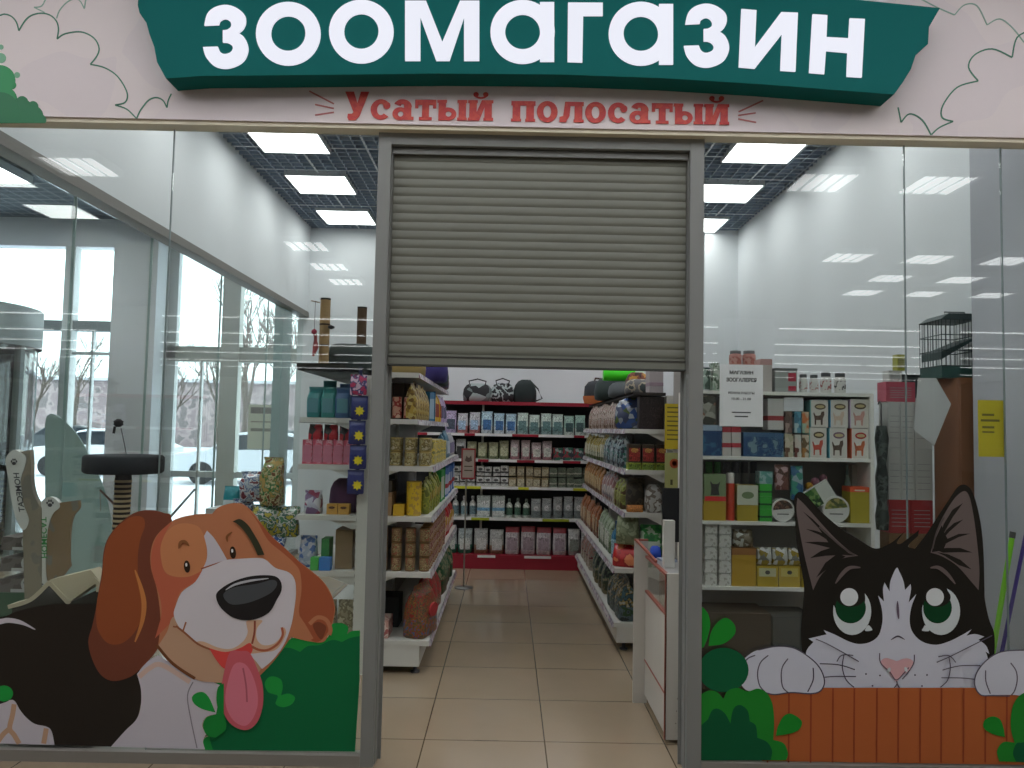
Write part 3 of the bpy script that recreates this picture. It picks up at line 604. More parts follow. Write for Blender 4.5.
bs2.part('leaf', [('f', D3([(690,400,1),(662,420),(655,480),(665,540,1),(690,560,1)]), (18,98,38)), ('f', D3([(650,660,1),(610,650),(592,610),(610,565),(650,550),(690,555),(700,620)]), (18,98,38))])
# ================================================================== packaging shapes (built at the origin, front towards -y)
METAL = mat((200,200,204), .3, .8)
def rr(w, d, n=16, e=.28):
    out = []
    for i in range(n):
        a = 2*PI*i/n; c, s_ = math.cos(a), math.sin(a)
        out.append((math.copysign(abs(c)**e, c)*w/2, math.copysign(abs(s_)**e, s_)*d/2))
    return out
def carton(w, d, h, body, face=None, band=None, blob=None, top=None):
    b = MB(); b.box(-w/2, w/2, -d/2, d/2, 0, h, body)
    e = .0008
    if top: b.box(-w/2-e, w/2+e, -d/2-e, d/2+e, h*.82, h+e, top)
    if face: b.box(-w*.44, w*.44, -d/2-e, -d/2, h*.08, h*.78, face)
    if band: b.box(-w/2-e, w/2+e, -d/2-2*e, d/2+2*e, h*.30, h*.45, band)
    if blob:
        b.prism([(x, z) for x, z in ell(0, h*.66, w*.3, min(h*.13, w*.22), 14)], [], -d/2-4*e, -d/2-2*e, blob)
    return b
def pouch(w, d, h, body, low=None, face=None, blob=None, top=None, lean=0.0, wav=0.0):
    """filled stand-up bag with a crimped top seam"""
    b = MB(); top = top or body; low = low or body
    def ring(z, ww, dd, e=.5): return [(x+wav*math.sin(z/h*9), y+lean*z, z) for x, y in rr(ww, dd, 16, e)]
    b.loft([ring(0, w*.9, d*.85, .35), ring(h*.04, w, d, .4), ring(h*.36, w*1.02, d*1.05)], low, cap=True)
    b.loft([ring(h*.36, w*1.02, d*1.05), ring(h*.6, w, d*.95), ring(h*.8, w*.97, d*.6)], body, cap=False)
    b.loft([ring(h*.8, w*.97, d*.6), ring(h*.9, w*.98, d*.22, .7), ring(h*.93, w, .006, .9), ring(h, w, .004, .9)], top, cap=True)
    if face: b.hexa([(-w*.36, -d*.545, h*.16), (w*.36, -d*.545, h*.16), (w*.36, -d*.4, h*.16), (-w*.36, -d*.4, h*.16)], [(-w*.36, -d*.50+lean*h*.62, h*.62), (w*.36, -d*.50+lean*h*.62, h*.62), (w*.36, -d*.3+lean*h*.62, h*.62), (-w*.36, -d*.3+lean*h*.62, h*.62)], face)
    if blob: b.prism([(x, z) for x, z in ell(0, h*.5, w*.26, h*.13, 14)], [], -d*.58, -d*.5, blob)
    return b
def can(r, h, label, rim=METAL, band=None, n=16):
    b = MB(); b.lathe([(r*.94, 0), (r, .004), (r, .008)], rim, n=n); b.lathe([(r*.985, .008), (r*.985, h-.008)], label, n=n, smooth=True)
    b.lathe([(r, h-.008), (r, h-.003), (r*.93, h-.001), (r*.9, h-.004)], rim, n=n)
    if band: b.lathe([(r*.992, h*.35), (r*.992, h*.55)], band, n=n)
    return b
def jar(r, h, body, lid, label):
    b = MB(); b.lathe([(r*.9, 0), (r, .006), (r, h*.72), (r*.8, h*.8)], body, n=16); b.lathe([(r*1.01, h*.15), (r*1.01, h*.6)], label, n=16)
    l = MB(); l.lathe([(r*.84, h*.8), (r*.86, h*.82), (r*.86, h*.98), (r*.8, h)], lid, n=16)
    return {'jar': b, 'lid': l}
def bottle(r, h, body, capm, label, spray=False):
    b = MB(); b.lathe([(r*.9, 0), (r, .008), (r, h*.6), (r*.75, h*.72), (r*.32, h*.78), (r*.32, h*.82)], body, n=14); b.lathe([(r*1.01, h*.12), (r*1.01, h*.52)], label, n=14)
    c = MB()
    if spray:
        c.box(-r*.35, r*.35, -r*.35, r*.35, h*.82, h*.9, capm); c.box(-r*.3, r*.3, -r*1.3, r*.6, h*.9, h, capm); c.box(-r*.12, r*.12, -r*1.0, -r*.7, h*.78, h*.9, capm)
    else: c.lathe([(r*.4, h*.82), (r*.42, h*.84), (r*.38, h)], capm, n=12)
    return {'bottle': b, 'cap': c}
def one(name, label, cat, group=None, loc=(0,0,0), rz=0, key=None, b=None):
    return put(key or ('u', name, len(_proto)), (lambda: b), name, label, cat, loc, rz, group)
SHW = mat((206,206,200), .45, k=1.0); RAILW = mat((226,226,226), .35, k=1)
REDM = mat((150,28,48), .45, k=1.0); SPN = mat((170,170,166), .6)
# ================================================================== double-sided gondola left of the aisle
G1Y0, G1Y1 = 1.32, 3.82
g = thing('gondola_shelf', 'white double-sided gondola shelf left of the aisle, its end towards the doorway', 'shelf unit', (-.91, (G1Y0+G1Y1)/2, 0))
def gpart(gg, name, b, label=None):
    o = obj(name, b, gg); o.location = -gg.location
    if label: o['label'] = label
    return o
b = MB(); b.box(-.93, -.89, G1Y0, G1Y1, .04, 1.87, SPN); gpart(g, 'spine_panel', b)
for y in (G1Y0-.012, (G1Y0+G1Y1)/2, G1Y1+.012):
    b = MB(); b.box(-.95, -.87, y-.012, y+.012, .0, 1.88, SHW)
    for k in range(35): b.box(-.949, -.947, y-.0125, y+.0125, .1+k*.05, .125+k*.05, mat((60,60,60)))
    gpart(g, 'upright', b)
b = MB(); b.box(-1.30, -.53, G1Y0, G1Y1, .05, .18, SHW); gpart(g, 'base_plinth', b)
for x in (-1.25, -.56):
    for y in (G1Y0+.06, G1Y1-.06):
        b = MB(); b.lathe([(.03, 0), (.03, .012), (.012, .015), (.012, .05)], mat((70,70,74), .4, .6), x, y, 10); gpart(g, 'foot', b)
GZ = [.21, .635, .985, 1.305, 1.605, 1.905]
PRT = pmat([(196,190,196),(206,206,206),(150,120,136),(190,190,196),(130,130,150)], 30, .4, kind='vor')
def gshelf(gg, x_in, x_out, z, y0, y1, rail=True, h=.032, SHW=SHW):
    a, c = min(x_in, x_out), max(x_in, x_out)
    b = MB(); b.box(a, c, y0, y1, z-.022, z, SHW)
    b.box(a, c, y0-.004, y0, z-h, z, SHW); b.box(a, c, y1, y1+.004, z-h, z, SHW)
    xo = x_out; s_ = 1 if x_out > x_in else -1
    b.box(min(xo-s_*.004, xo), max(xo-s_*.004, xo), y0, y1, z-h, z, SHW)
    for y in (y0+.01, y1-.01) if h > .02 else ():
        q = [(x_in, z-.022), (x_in, z-.085), (x_in+(x_out-x_in)*.12, z-.085), (x_in+(x_out-x_in)*.5, z-.03), (x_in+(x_out-x_in)*.5, z-.022)]
        if s_ < 0: q.reverse()
        b.prism(q, [], y-.002, y+.002, SHW)
    gpart(gg, 'shelf', b)
    if rail:
        b = MB(); b.hexa([(xo, y0, z-h), (xo+s_*.012, y0, z-h-.004), (xo+s_*.012, y1, z-h-.004), (xo, y1, z-h)][::s_], [(xo, y0, z-.002), (xo+s_*.003, y0, z), (xo+s_*.003, y1, z), (xo, y1, z-.002)][::s_], PRT); gpart(gg, 'price_rail', b)
for i, z in enumerate(GZ):
    xo = -.475 if i < 4 else -.58
    if i == 0: xo = -.47
    gshelf(g, -.88, xo, z, G1Y0, G1Y1)
    if i < 5: gshelf(g, -.94, -1.33, z, G1Y0, G1Y1, True)
    else: gshelf(g, -.955, -1.36, 1.93, G1Y0, G1Y1, False, .012, mat((44,48,50), .6))
# ---- goods, aisle side: rows along the shelf (front faces +x)
def row(key, build, name, label, cat, group, x, z, y0, y1, step, rz=PI/2, dz=(0,), jit=.004, xs=None):
    y = y0+step/2
    while y < y1-step/2+.001:
        for xx in (xs or (x,)):
            for q in dz:
                put(key, build, name, label, cat, (xx+random.uniform(-jit, jit), y, z+.001+q), rz+random.uniform(-.12, .12), group, .1 if len(dz) == 1 else 0)
        y += step
y0 = G1Y0+.02
# shelf 2: patterned tall tins
TIN = pmat([(150,126,92),(110,60,46),(178,160,120),(90,92,50),(150,90,70)], 50, .45, k=1.0)
TIN2 = pmat([(168,130,120),(120,50,46),(190,170,130),(120,90,110)], 46, .45, k=.95)
def four(key, build, name, label, cat, group, z, dz, r, x1=-.515, ny=1):
    for i in range(4):
        for j in range(ny):
            for q in dz: put(key, build, name, label, cat, (x1-.005-i*(2*r+.02), y0+r+.01+j*(2*r+.008), z+.001+q), random.uniform(0, 6), group)
dz3 = (0, .0915, .183)
four('tinA', lambda: can(.034, .09, TIN, mat((120,90,54), .4, .5)), 'food_can', 'patterned gold food can, stacked three high on the end of the second shelf', 'can', 'cans stacked on the second shelf of the left gondola', GZ[1], dz3, .035)
row('tinB', lambda: can(.037, .09, TIN2, mat((150,110,60), .4, .5)), 'food_can', 'reddish patterned food can in a stack along the aisle, second shelf of left gondola', 'can', 'cans along the aisle on the second shelf of the left gondola', -.52, GZ[1], y0+.09, y0+1.3, .085, dz=dz3)
row('redpk', lambda: pouch(.10, .08, .27, mat((170,40,44), .4, k=1.3), None, mat((220,200,190)), mat((200,160,60))), 'food_bag', 'red pouch in the row beyond the cans, second shelf of left gondola', 'bag', 'red pouches on the second shelf', -.54, GZ[1], y0+1.32, G1Y1, .125)
# bottom shelf: big sacks
def sack(w, d, h, c, c2, sc_=16, blob=None):
    sc_ = 26 if sc_ < 30 else sc_
    return pouch(w, d, h, pmat(c, sc_, .45, k=.95), pmat(c2, sc_, .45, k=.95), None, blob, pmat(c, sc_, .45, k=.95))
put('sackA', lambda: sack(.28, .16, .33, [(150,40,40),(120,96,70),(70,60,50),(160,120,50),(150,50,50)], [(96,80,60),(140,110,50),(160,60,50),(80,110,150)], 44, mat((150,36,40), k=1.2)), 'food_sack', 'big red and yellow patterned food sack at the near end of the bottom shelf', 'sack', (-.545, y0+.15, GZ[0]+.001), PI/2-.25)
row('sackB', lambda: sack(.24, .15, .32, [(170,40,50),(180,60,60),(60,90,60)], [(150,40,60),(190,180,150),(60,100,60)], 12), 'food_sack', 'red food sack standing in the bottom row of the left gondola', 'sack', 'red sacks in the bottom row of the left gondola', -.56, GZ[0], y0+.32, y0+1.3, .25)
row('sackC', lambda: sack(.24, .15, .34, [(40,90,60),(60,110,70),(160,150,120)], [(40,80,50),(120,50,50),(60,100,60)], 12), 'food_sack', 'green food sack at the far end of the bottom row, left gondola', 'sack', 'green sacks in the bottom row of the left gondola', -.56, GZ[0], y0+1.3, G1Y1, .26)
put('pinkbox', lambda: carton(.11, .2, .11, pmat([(196,150,140),(220,200,190),(170,90,90)], 18, .5)), 'carton', 'small pale pink carton at the near end of the bottom shelf', 'box', (-.79, y0+.12, GZ[0]+.001))
put('darkbox', lambda: carton(.16, .2, .2, mat((52,56,60), k=1.2)), 'carton', 'dark carton behind the pale pink carton on the bottom shelf', 'box', (-.79, y0+.4, GZ[0]+.001))
# shelf 3
put('kraft', lambda: carton(.13, .2, .145, mat((150,120,88), .8, k=1.1), top=mat((138,108,78), .8)), 'cardboard_box', 'brown cardboard box at the near end of the third shelf, left gondola', 'box', (-.80, y0+.11, GZ[2]+.001))
for q in range(1): put('dkb', lambda: carton(.12, .2, .07, mat((60,54,44))), 'carton', 'flat dark box on top of the brown cardboard box', 'box', (-.80, y0+.11, GZ[2]+.15))
put('ylow', lambda: carton(.07, .1, .07, mat((176,140,30), k=1.3)), 'carton', 'small yellow carton in front of the brown box, third shelf', 'box', (-.69, y0+.06, GZ[2]+.001))
put('ylcan', lambda: can(.05, .22, pmat([(190,160,40),(190,160,40),(160,130,60)], 30, .4, k=1.3), mat((200,170,60))), 'canister', 'tall yellow canister at the near end of the third shelf', 'canister', (-.60, y0+.07, GZ[2]+.001))
row('ygbag', lambda: pouch(.12, .09, .25, pmat([(120,130,50),(150,150,60),(90,100,40)], 20, .4, k=1.4), None, None, mat((180,160,90))), 'treat_bag', 'green and yellow treat bag on the third shelf behind the yellow canister', 'bag', 'green treat bags on the third shelf', -.545, GZ[2], y0+.14, y0+1.0, .12)
row('grnbx', lambda: carton(.12, .1, .27, mat((36,130,60), k=1.3), face=mat((190,200,180))), 'carton', 'bright green carton on the third shelf beside blue ones', 'box', 'green cartons on the third shelf', -.55, GZ[2], y0+1.0, y0+1.4, .13)
row('blubx', lambda: carton(.12, .1, .25, mat((60,100,160), k=1.3), face=mat((190,200,220)), band=mat((170,40,50))), 'carton', 'blue carton at the far end of the third shelf', 'box', 'blue cartons on the third shelf', -.55, GZ[2], y0+1.4, G1Y1, .13)
# shelf 4: beige jars and cans
JR = pmat([(186,176,130),(150,130,80),(120,110,60),(200,190,160)], 46, .4, k=.85)
four('jarA', lambda: can(.037, .09, JR, mat((170,150,90), .4, .3)), 'food_can', 'beige food can, near end of the fourth shelf of left gondola', 'can', 'beige cans at the end of the fourth shelf', GZ[3], (0, .0915), .037, -.53, 2)
row('jarB', lambda: can(.042, .17, pmat([(160,150,100),(190,170,80),(120,120,80)], 24, .4, k=1.3), mat((190,180,140))), 'canister', 'beige and yellow canister in the aisle row of the fourth shelf', 'canister', 'beige canisters on the fourth shelf', -.525, GZ[3], y0+.2, y0+1.2, .1)
row('jarC', lambda: pouch(.11, .08, .23, mat((60,100,120), .4, k=1.3), None, mat((190,200,210)), None), 'food_bag', 'blue pouch at the far end of the fourth shelf, left gondola', 'bag', 'blue pouches on the fourth shelf', -.535, GZ[3], y0+1.2, y0+1.8, .12)
row('jarD', lambda: pouch(.11, .08, .22, mat((170,170,176), .4), None, mat((130,120,150)), None), 'food_bag', 'light grey pouch at the far end of the fourth shelf, left gondola', 'bag', 'grey pouches on the fourth shelf', -.535, GZ[3], y0+1.8, G1Y1, .12)
# shelf 5
for i in range(3): put('rb', lambda: can(.032, .15, pmat([(170,130,110),(130,40,36),(180,150,130)], 20, .4, k=1.2), mat((60,40,30))), 'canister', 'brown and pink tube on the top-but-one shelf nearest the post', 'canister', (-.80+i*.075, y0+.06, GZ[4]+.001), 0, 'brown tubes on the fifth shelf')
for i in range(3): put('rbd', lambda: carton(.07, .1, .24, mat((60,46,36))), 'carton', 'tall dark brown carton behind the brown tubes', 'box', (-.80+i*.075, y0+.2, GZ[4]+.001), 0, 'dark cartons on the fifth shelf')
row('yelA', lambda: pouch(.10, .08, .25, pmat([(190,160,70),(150,120,50),(200,180,110),(120,90,40)], 44, .4, k=.9, kind='vor')), 'treat_bag', 'yellow-brown treat bag on the fifth shelf of left gondola', 'bag', 'yellow-brown bags on the fifth shelf', -.635, GZ[4], y0+.02, y0+.9, .11)
row('bluA', lambda: carton(.1, .09, .24, mat((50,110,150), k=1.3), face=mat((160,190,210))), 'carton', 'blue carton on the fifth shelf between yellow bags', 'box', 'blue cartons on the fifth shelf', -.635, GZ[4], y0+.9, y0+1.4, .11)
row('yelB', lambda: pouch(.11, .08, .25, mat((200,160,30), .4, k=1.3), None, mat((150,60,40)), None), 'treat_bag', 'bright yellow treat bag at the far end of the fifth shelf', 'bag', 'bright yellow bags on the fifth shelf', -.635, GZ[4], y0+1.4, y0+2.0, .12)
row('lilA', lambda: pouch(.11, .08, .25, mat((180,160,200), .4, k=1.1), None, mat((90,90,120)), None), 'food_bag', 'lilac pouch at the far end of the fifth shelf', 'bag', 'lilac pouches on the fifth shelf', -.635, GZ[4], y0+2.0, G1Y1, .12)
# top of the gondola: soft bags
def softbag(w, d, h, m, strap=None):
    b = MB(); rg = []
    for t, sx_, sy in ((0,.86,.8),(.06,1,1),(.35,1.04,1.05),(.7,.98,.9),(.9,.8,.6),(1,.5,.3)): rg.append([(x*sx_, y*sy, h*t) for x, y in rr(w, d, 18, .55)])
    b.loft(rg, m); r = {'bag': b}
    if strap:
        s_ = MB(); s_.tube([(-w*.25, -d*.3, h*.85), (-w*.3, -d*.45, h*1.1), (0, -d*.5, h*1.22), (w*.3, -d*.45, h*1.1), (w*.25, -d*.3, h*.85)], .008, strap, 6); r['strap'] = s_
    return r
put('pb', lambda: softbag(.36, .34, .26, mat((50,44,100), .8, k=1.5), mat((40,40,70))), 'carrier_bag', 'dark purple soft pet bed on top of the left gondola', 'pet bed', (-.66, 2.35, 1.906))
put('bb', lambda: softbag(.3, .3, .2, mat((150,130,80), .8)), 'soft_bag', 'sand-coloured soft bag on top of the left gondola beside the purple one', 'bag', (-.75, 1.85, 1.906))
put('gb', lambda: softbag(.3, .3, .2, mat((46,60,60), .8, k=1.4)), 'soft_bag', 'dark grey-green soft bag behind the purple one on the left gondola', 'bag', (-.66, 2.85, 1.906))
put('cb', lambda: softbag(.3, .4, .17, pmat([(150,130,130),(120,90,90),(90,90,120)], 16, .7)), 'soft_bag', 'checked soft bag at the far end of the left gondola top', 'bag', (-.70, 3.4, 1.906))
# ---- goods, window side of the left gondola (seen end-on through the left glass)
yq = G1Y0+.03
TEAL = mat((40,110,112), .3, k=1.5); BLU = mat((54,84,120), .3, k=1.5)
for i, (x, m, nm) in enumerate(((-1.26,TEAL,'teal'),(-1.17,mat((52,124,120),.3,k=1.4),'light teal'),(-1.08,BLU,'blue-grey'))):
    put('tb%d' % i, lambda: pouch(.095, .09, .20, m, None, mat((90,140,150), .3), None, wav=.004), 'toy_bag', nm+' shiny bag on the upper shelf behind the left glass', 'bag', (x, yq+.06, GZ[4]+.001), .1*i-.1)
put('tb3', lambda: pouch(.09, .08, .25, TEAL, None, None, None), 'toy_bag', 'taller dark teal bag behind the three shiny bags', 'bag', (-1.2, yq+.2, GZ[4]+.001))
put('tb4', lambda: pouch(.09, .08, .23, BLU, None, None, None), 'toy_bag', 'taller blue bag behind the three shiny bags', 'bag', (-1.09, yq+.2, GZ[4]+.001))
PINKB = pmat([(176,70,90),(190,90,110),(200,160,170),(150,50,70)], 30, .4, k=1.3)
for i in range(5):
    put('pkb', lambda: carton(.062, .1, .155, PINKB, face=mat((196,120,140))), 'treat_box', 'pink treat box in the row on the fourth shelf behind the left glass', 'box', (-1.29+i*.066, yq+.06, GZ[3]+.001), 0, 'pink boxes on the fourth shelf')
for i in range(3):
    put('pkr', lambda: pouch(.09, .05, .10, pmat([(190,50,60),(60,60,60),(200,160,160)], 26, .35, k=1.2, kind='vor')), 'treat_pouch', 'small red pouch lying on the pink treat boxes', 'pouch', (-1.25+i*.1, yq+.06, GZ[3]+.157), .2*i-.2, 'red pouches on the pink boxes')
for i in range(2):
    put('gfy', lambda: carton(.068, .07, .065, mat((196,150,70), k=1.1), blob=mat((96,60,36))), 'treat_box', 'small yellow box with a brown oval on the third shelf behind the left glass', 'box', (-1.12+i*.075, yq+.05, GZ[2]+.001), 0, 'two small yellow boxes on the third shelf')
put('pur', lambda: softbag(.2, .16, .22, mat((66,36,66), .8, k=1.6)), 'soft_toy', 'dark purple plush bag behind the two small yellow boxes', 'plush toy', (-1.07, yq+.2, GZ[2]+.001))
put('whb', lambda: pouch(.11, .09, .15, pmat([(200,200,206),(120,90,130),(180,180,196),(150,60,90)], 26, .4, kind='vor')), 'toy_bag', 'white and purple bag at the left end of the third shelf', 'bag', (-1.25, yq+.06, GZ[2]+.001))
put('grb', lambda: carton(.05, .12, .19, mat((44,120,60), k=1.3)), 'carton', 'narrow green carton on the second shelf behind the left glass', 'box', (-1.16, yq+.1, GZ[1]+.001))
put('crd', lambda: carton(.11, .2, .25, mat((134,112,80), .8, k=1.1)), 'cardboard_box', 'tall brown cardboard box on the second shelf behind the left glass', 'box', (-1.04, yq+.14, GZ[1]+.001))
put('blb', lambda: carton(.07, .06, .08, mat((40,110,180), k=1.3)), 'carton', 'small blue carton in front of the tall cardboard box', 'box', (-1.145, yq+.0, GZ[1]+.001))
put('grs', lambda: carton(.05, .06, .08, mat((50,150,60), k=1.3)), 'carton', 'small bright green carton left of the small blue one', 'box', (-1.21, yq+.0, GZ[1]+.001))
put('wbg', lambda: pouch(.11, .09, .2, pmat([(170,180,200),(90,120,180),(200,200,210)], 44, .3, kind='vor')), 'toy_bag', 'white and blue bag at the left end of the second shelf', 'bag', (-1.285, yq+.12, GZ[1]+.001))
for i in range(3): put('bgp', lambda: pouch(.11, .1, .22, pmat([(150,140,110),(120,110,80),(180,170,140)], 20, .5)), 'food_bag', 'beige food bag on the bottom shelf behind the left glass', 'bag', (-1.26+i*.12, yq+.1, GZ[0]+.001), 0, 'beige bags on the bottom shelf behind the left glass')
# cat trees on the top board
def post_tree(h, r, m, base):
    b = MB(); b.box(-.14, .14, -.14, .14, 0, .025, base)
    p = MB(); p.lathe([(r, .025), (r, h)], m, n=14); c = MB(); c.lathe([(r*1.02, h), (r*1.02, h+.012)], base, n=14)
    return {'base_board': b, 'post': p, 'post_cap': c}
t = put('sc1', lambda: post_tree(.46, .034, mat((176,146,104), .9, k=1), mat((60,58,52), .9)), 'scratching_post', 'tall beige scratching post with hanging pink toys, standing on the top board', 'scratching post', (-1.235, yq+.14, 1.931))
b = MB(); b.tube([(-.034, -.02, .44), (-.09, -.03, .45)], .004, mat((150,130,110))); b.tube([(-.06, -.03, .45), (-.062, -.03, .26)], .0015, mat((60,60,60))); b.lathe([(0, .22), (.018, .235), (.018, .25), (0, .265)], mat((150,50,70), k=1.3), -.062, -.03, 10); b.tube([(-.05, -.04, .22), (-.045, -.045, .14), (-.06, -.04, .08)], [.012, .02, .008], mat((170,80,80), k=1.2)); obj('hanging_toy', b, t)
b = MB(); b.lathe([(0, 0), (.022, .01), (.022, .02), (0, .03)], mat((40,40,44)), .05, -.03, 10); b.v = [(x, y, z+.26) for x, y, z in b.v]; obj('toy_ball', b, t)
b = MB(); b.lathe([(.036, .29), (.036, .3)], mat((70,50,34)), n=14); b.lathe([(.036, .15), (.036, .16)], mat((70,50,34)), n=14); obj('ring_band', b, t)
put('sc2', lambda: post_tree(.50, .036, mat((84,66,50), .95, k=1.3), mat((60,58,52), .9)), 'scratching_post', 'shorter dark brown scratching post on the top board beside the grey post', 'scratching post', (-1.105, yq+.75, 1.931))
put('bed', lambda: {'bed': MB().loft([[(x*s_, y*s_, z) for x, y in rr(.34, .3, 20, .7)] for z, s_ in ((0,.9),(.03,1),(.12,1.0),(.17,.85),(.18,.7),(.12,.6),(.05,.55))], mat((66,74,72), .95, k=1.2))}, 'pet_bed', 'dark grey round pet bed on the top board of the left gondola', 'pet bed', (-1.08, yq+.32, 1.931))
# clip strip with blue bags
cs = thing('clip_strip', 'hanging strip of dark blue snack bags with yellow stars on the gondola end', 'clip strip', (-.945, G1Y0-.05, 1.2))
b = MB(); b.box(-.012, .012, -.003, 0, -.08, .73, mat((40,44,80))); obj('strip', b, cs)
def star(cx, cz, r):
    return [(cx+(r if i % 2 == 0 else r*.6)*math.cos(PI/2+i*PI/8), cz+(r if i % 2 == 0 else r*.6)*math.sin(PI/2+i*PI/8)) for i in range(16)]
for i in range(5):
    z = -.07+i*.155
    b = pouch(.105, .035, .15, mat((34,40,96), .3, k=1.5)) if i < 4 else pouch(.105, .035, .13, pmat([(176,50,90),(60,60,110),(200,170,190)], 30, .3, k=1.3), None)
    b.v = [(x+(.005 if i % 2 else -.005), y-.024, zz+z) for x, y, zz in b.v]
    o = obj('snack_bag', b, cs)
    if i < 4 :
        b = MB(); b.prism(star(.01, z+.055, .034), [], -.048, -.046, mat((220,200,30), k=1.2)); obj('star_print', b, o, label='yellow star')
# ================================================================== red gondola along the back wall
BY0 = 5.1
bg_ = thing('wall_gondola', 'long red and white gondola shelf against the back wall', 'shelf unit', (.1, 5.35, 0))
BX0, BX1 = -1.55, 1.28
b = MB(); b.box(BX0, BX1, 5.52, 5.56, .02, 1.86, mat((60,62,66), .7, k=1)); gpart(bg_, 'back_panel', b)
b = MB(); b.box(BX0, BX1, BY0, 5.5, .0, .13, REDM); gpart(bg_, 'base_plinth', b, 'red base')
b = MB(); b.box(BX0, BX1, 5.2, 5.56, 1.845, 1.87, REDM); b.box(BX0, BX1, 5.196, 5.2, 1.83, 1.87, REDM); gpart(bg_, 'top_board', b, 'red top board')
BZ = [.155, .56, .91, 1.215, 1.505]
for i, z in enumerate(BZ):
    yy = BY0 if i == 0 else BY0+.06
    b = MB(); b.box(BX0, BX1, yy, 5.52, z-.022, z, SHW if i else REDM); gpart(bg_, 'shelf', b)
    b = MB()
    x = BX0; k = 0
    while x < BX1:
        w_ = random.choice((.12, .2, .3)) ; x2 = min(x+w_, BX1)
        mm = RAILW if k % 3 else {0: REDM, 1: mat((150,160,40), k=1.2), 2: mat((180,180,40), k=1.3), 3: REDM, 4: REDM}[i]
        if i == 0: mm = REDM if k % 3 else RAILW
        b.box(x, x2, yy-.006, yy, z-.03, z-.002, mm); x = x2; k += 1
    gpart(bg_, 'price_rail', b)
for x in (BX0, -.3, 1.0, BX1-.02):
    b = MB(); b.box(x, x+.02, 5.3, 5.52, .13, 1.83, SHW); gpart(bg_, 'upright', b)
def fill(z, y, spec, x0=-.72, x1=1.2):
    """spec: list of (name, label, category, group, key, builder, width, count)"""
    x = x0
    for name, label, cat, group, key, build, w_, n_ in spec:
        for k in range(n_):
            if x+w_ > x1: return
            put(key, build, name, label, cat, (x+w_/2, y+random.uniform(0, .015), z+.001), random.uniform(-.15, .15), group, .1)
            x += w_+.008
def cc(*c, k=1.0, r=.35):
    l = .3*c[0]+.6*c[1]+.1*c[2]
    c = tuple(round(v*.85+l*.15) for v in c)
    f = lambda q, a=0: tuple(max(0, min(255, round(v*q+a))) for v in c)
    return pmat([f(1), f(.84), f(1.08, 10), f(.66), f(.95)], 30, r, k=k)
T = 'of the red gondola'
fill(BZ[4], 5.26, [
 ('food_bag', 'lilac food bag, leftmost visible in the top row '+T, 'bag', None, 'bk1', lambda: pouch(.13, .1, .25, cc(190,170,210), None, cc(80,90,110)), .13, 1),
 ('food_bag', 'white and red food bag in the top row '+T, 'bag', 'white and red bags in the top row', 'bk2', lambda: pouch(.13, .1, .24, cc(200,200,206), cc(190,110,110), cc(160,190,220)), .13, 2),
 ('food_bag', 'light blue and white food bag in the top row '+T, 'bag', 'light blue bags in the top row', 'bk3', lambda: pouch(.13, .1, .25, cc(170,205,225), cc(200,210,220), cc(60,110,170)), .13, 3),
 ('food_bag', 'pale green food bag with dark print in the top row '+T, 'bag', 'pale green bags in the top row', 'bk4', lambda: pouch(.125, .1, .24, cc(190,210,200), cc(130,160,160), cc(90,130,130)), .125, 4),
 ('food_bag', 'mint and white food bag in the top row '+T, 'bag', 'mint bags in the top row', 'bk5', lambda: pouch(.12, .1, .25, cc(150,190,175), cc(200,215,205), cc(60,90,90)), .12, 2),
 ('small_box', 'small white box in the top row '+T, 'box', 'small white boxes in the top row', 'bk6', lambda: carton(.08, .1, .09, cc(210,210,205), band=cc(120,120,120)), .08, 4),
 ('food_bag', 'brown food bag at the right of the top row '+T, 'bag', 'brown bags in the top row', 'bk7', lambda: pouch(.12, .1, .23, cc(130,100,70), None, cc(190,170,130)), .12, 3)])
fill(BZ[3], 5.26, [
 ('food_bag', 'white and black pouch in the second row '+T, 'bag', 'white and black pouches in the second row', 'bk10', lambda: pouch(.12, .09, .22, cc(180,180,180), cc(90,90,90), cc(60,60,60)), .12, 2),
 ('food_bag', 'sage green pouch with a cream front in the second row '+T, 'bag', 'sage green pouches in the second row', 'bk11', lambda: pouch(.115, .09, .21, cc(150,150,110), cc(120,130,90), cc(190,190,150)), .115, 4),
 ('food_bag', 'pink and cream pouch in the second row '+T, 'bag', 'pink pouches in the second row', 'bk12', lambda: pouch(.115, .09, .22, cc(190,170,170), cc(170,110,120), cc(200,200,190)), .115, 4),
 ('toy_pack', 'dark pack with bright toys in the second row '+T, 'pack', 'dark toy packs in the second row', 'bk13', lambda: carton(.11, .07, .16, pmat([(60,70,80),(50,110,90),(150,60,70),(170,180,180)], 28, .4, kind='vor')), .11, 5),
 ('food_bag', 'white and green pouch at the right of the second row '+T, 'bag', 'white and green pouches in the second row', 'bk14', lambda: pouch(.115, .09, .2, cc(200,205,200), cc(110,150,110), cc(60,110,80)), .115, 3)])
for q in (0, .116):
    fill(BZ[2]+q, 5.26, [
     ('treat_box', 'small white and black box, stacked in the third row '+T, 'box', 'white and black boxes in the third row', 'bk20', lambda: carton(.085, .1, .112, cc(200,200,196), band=cc(60,60,60), blob=cc(80,80,80)), .085, 8),
     ('treat_box', 'small brown and cream box, stacked in the third row '+T, 'box', 'brown and cream boxes in the third row', 'bk21', lambda: carton(.085, .1, .112, cc(150,130,90), face=cc(190,180,150)), .085, 5),
     ('treat_box', 'small grey-green box, stacked in the third row '+T, 'box', 'grey-green boxes in the third row', 'bk22', lambda: carton(.085, .1, .112, cc(110,124,104), band=cc(180,180,160)), .085, 6)])
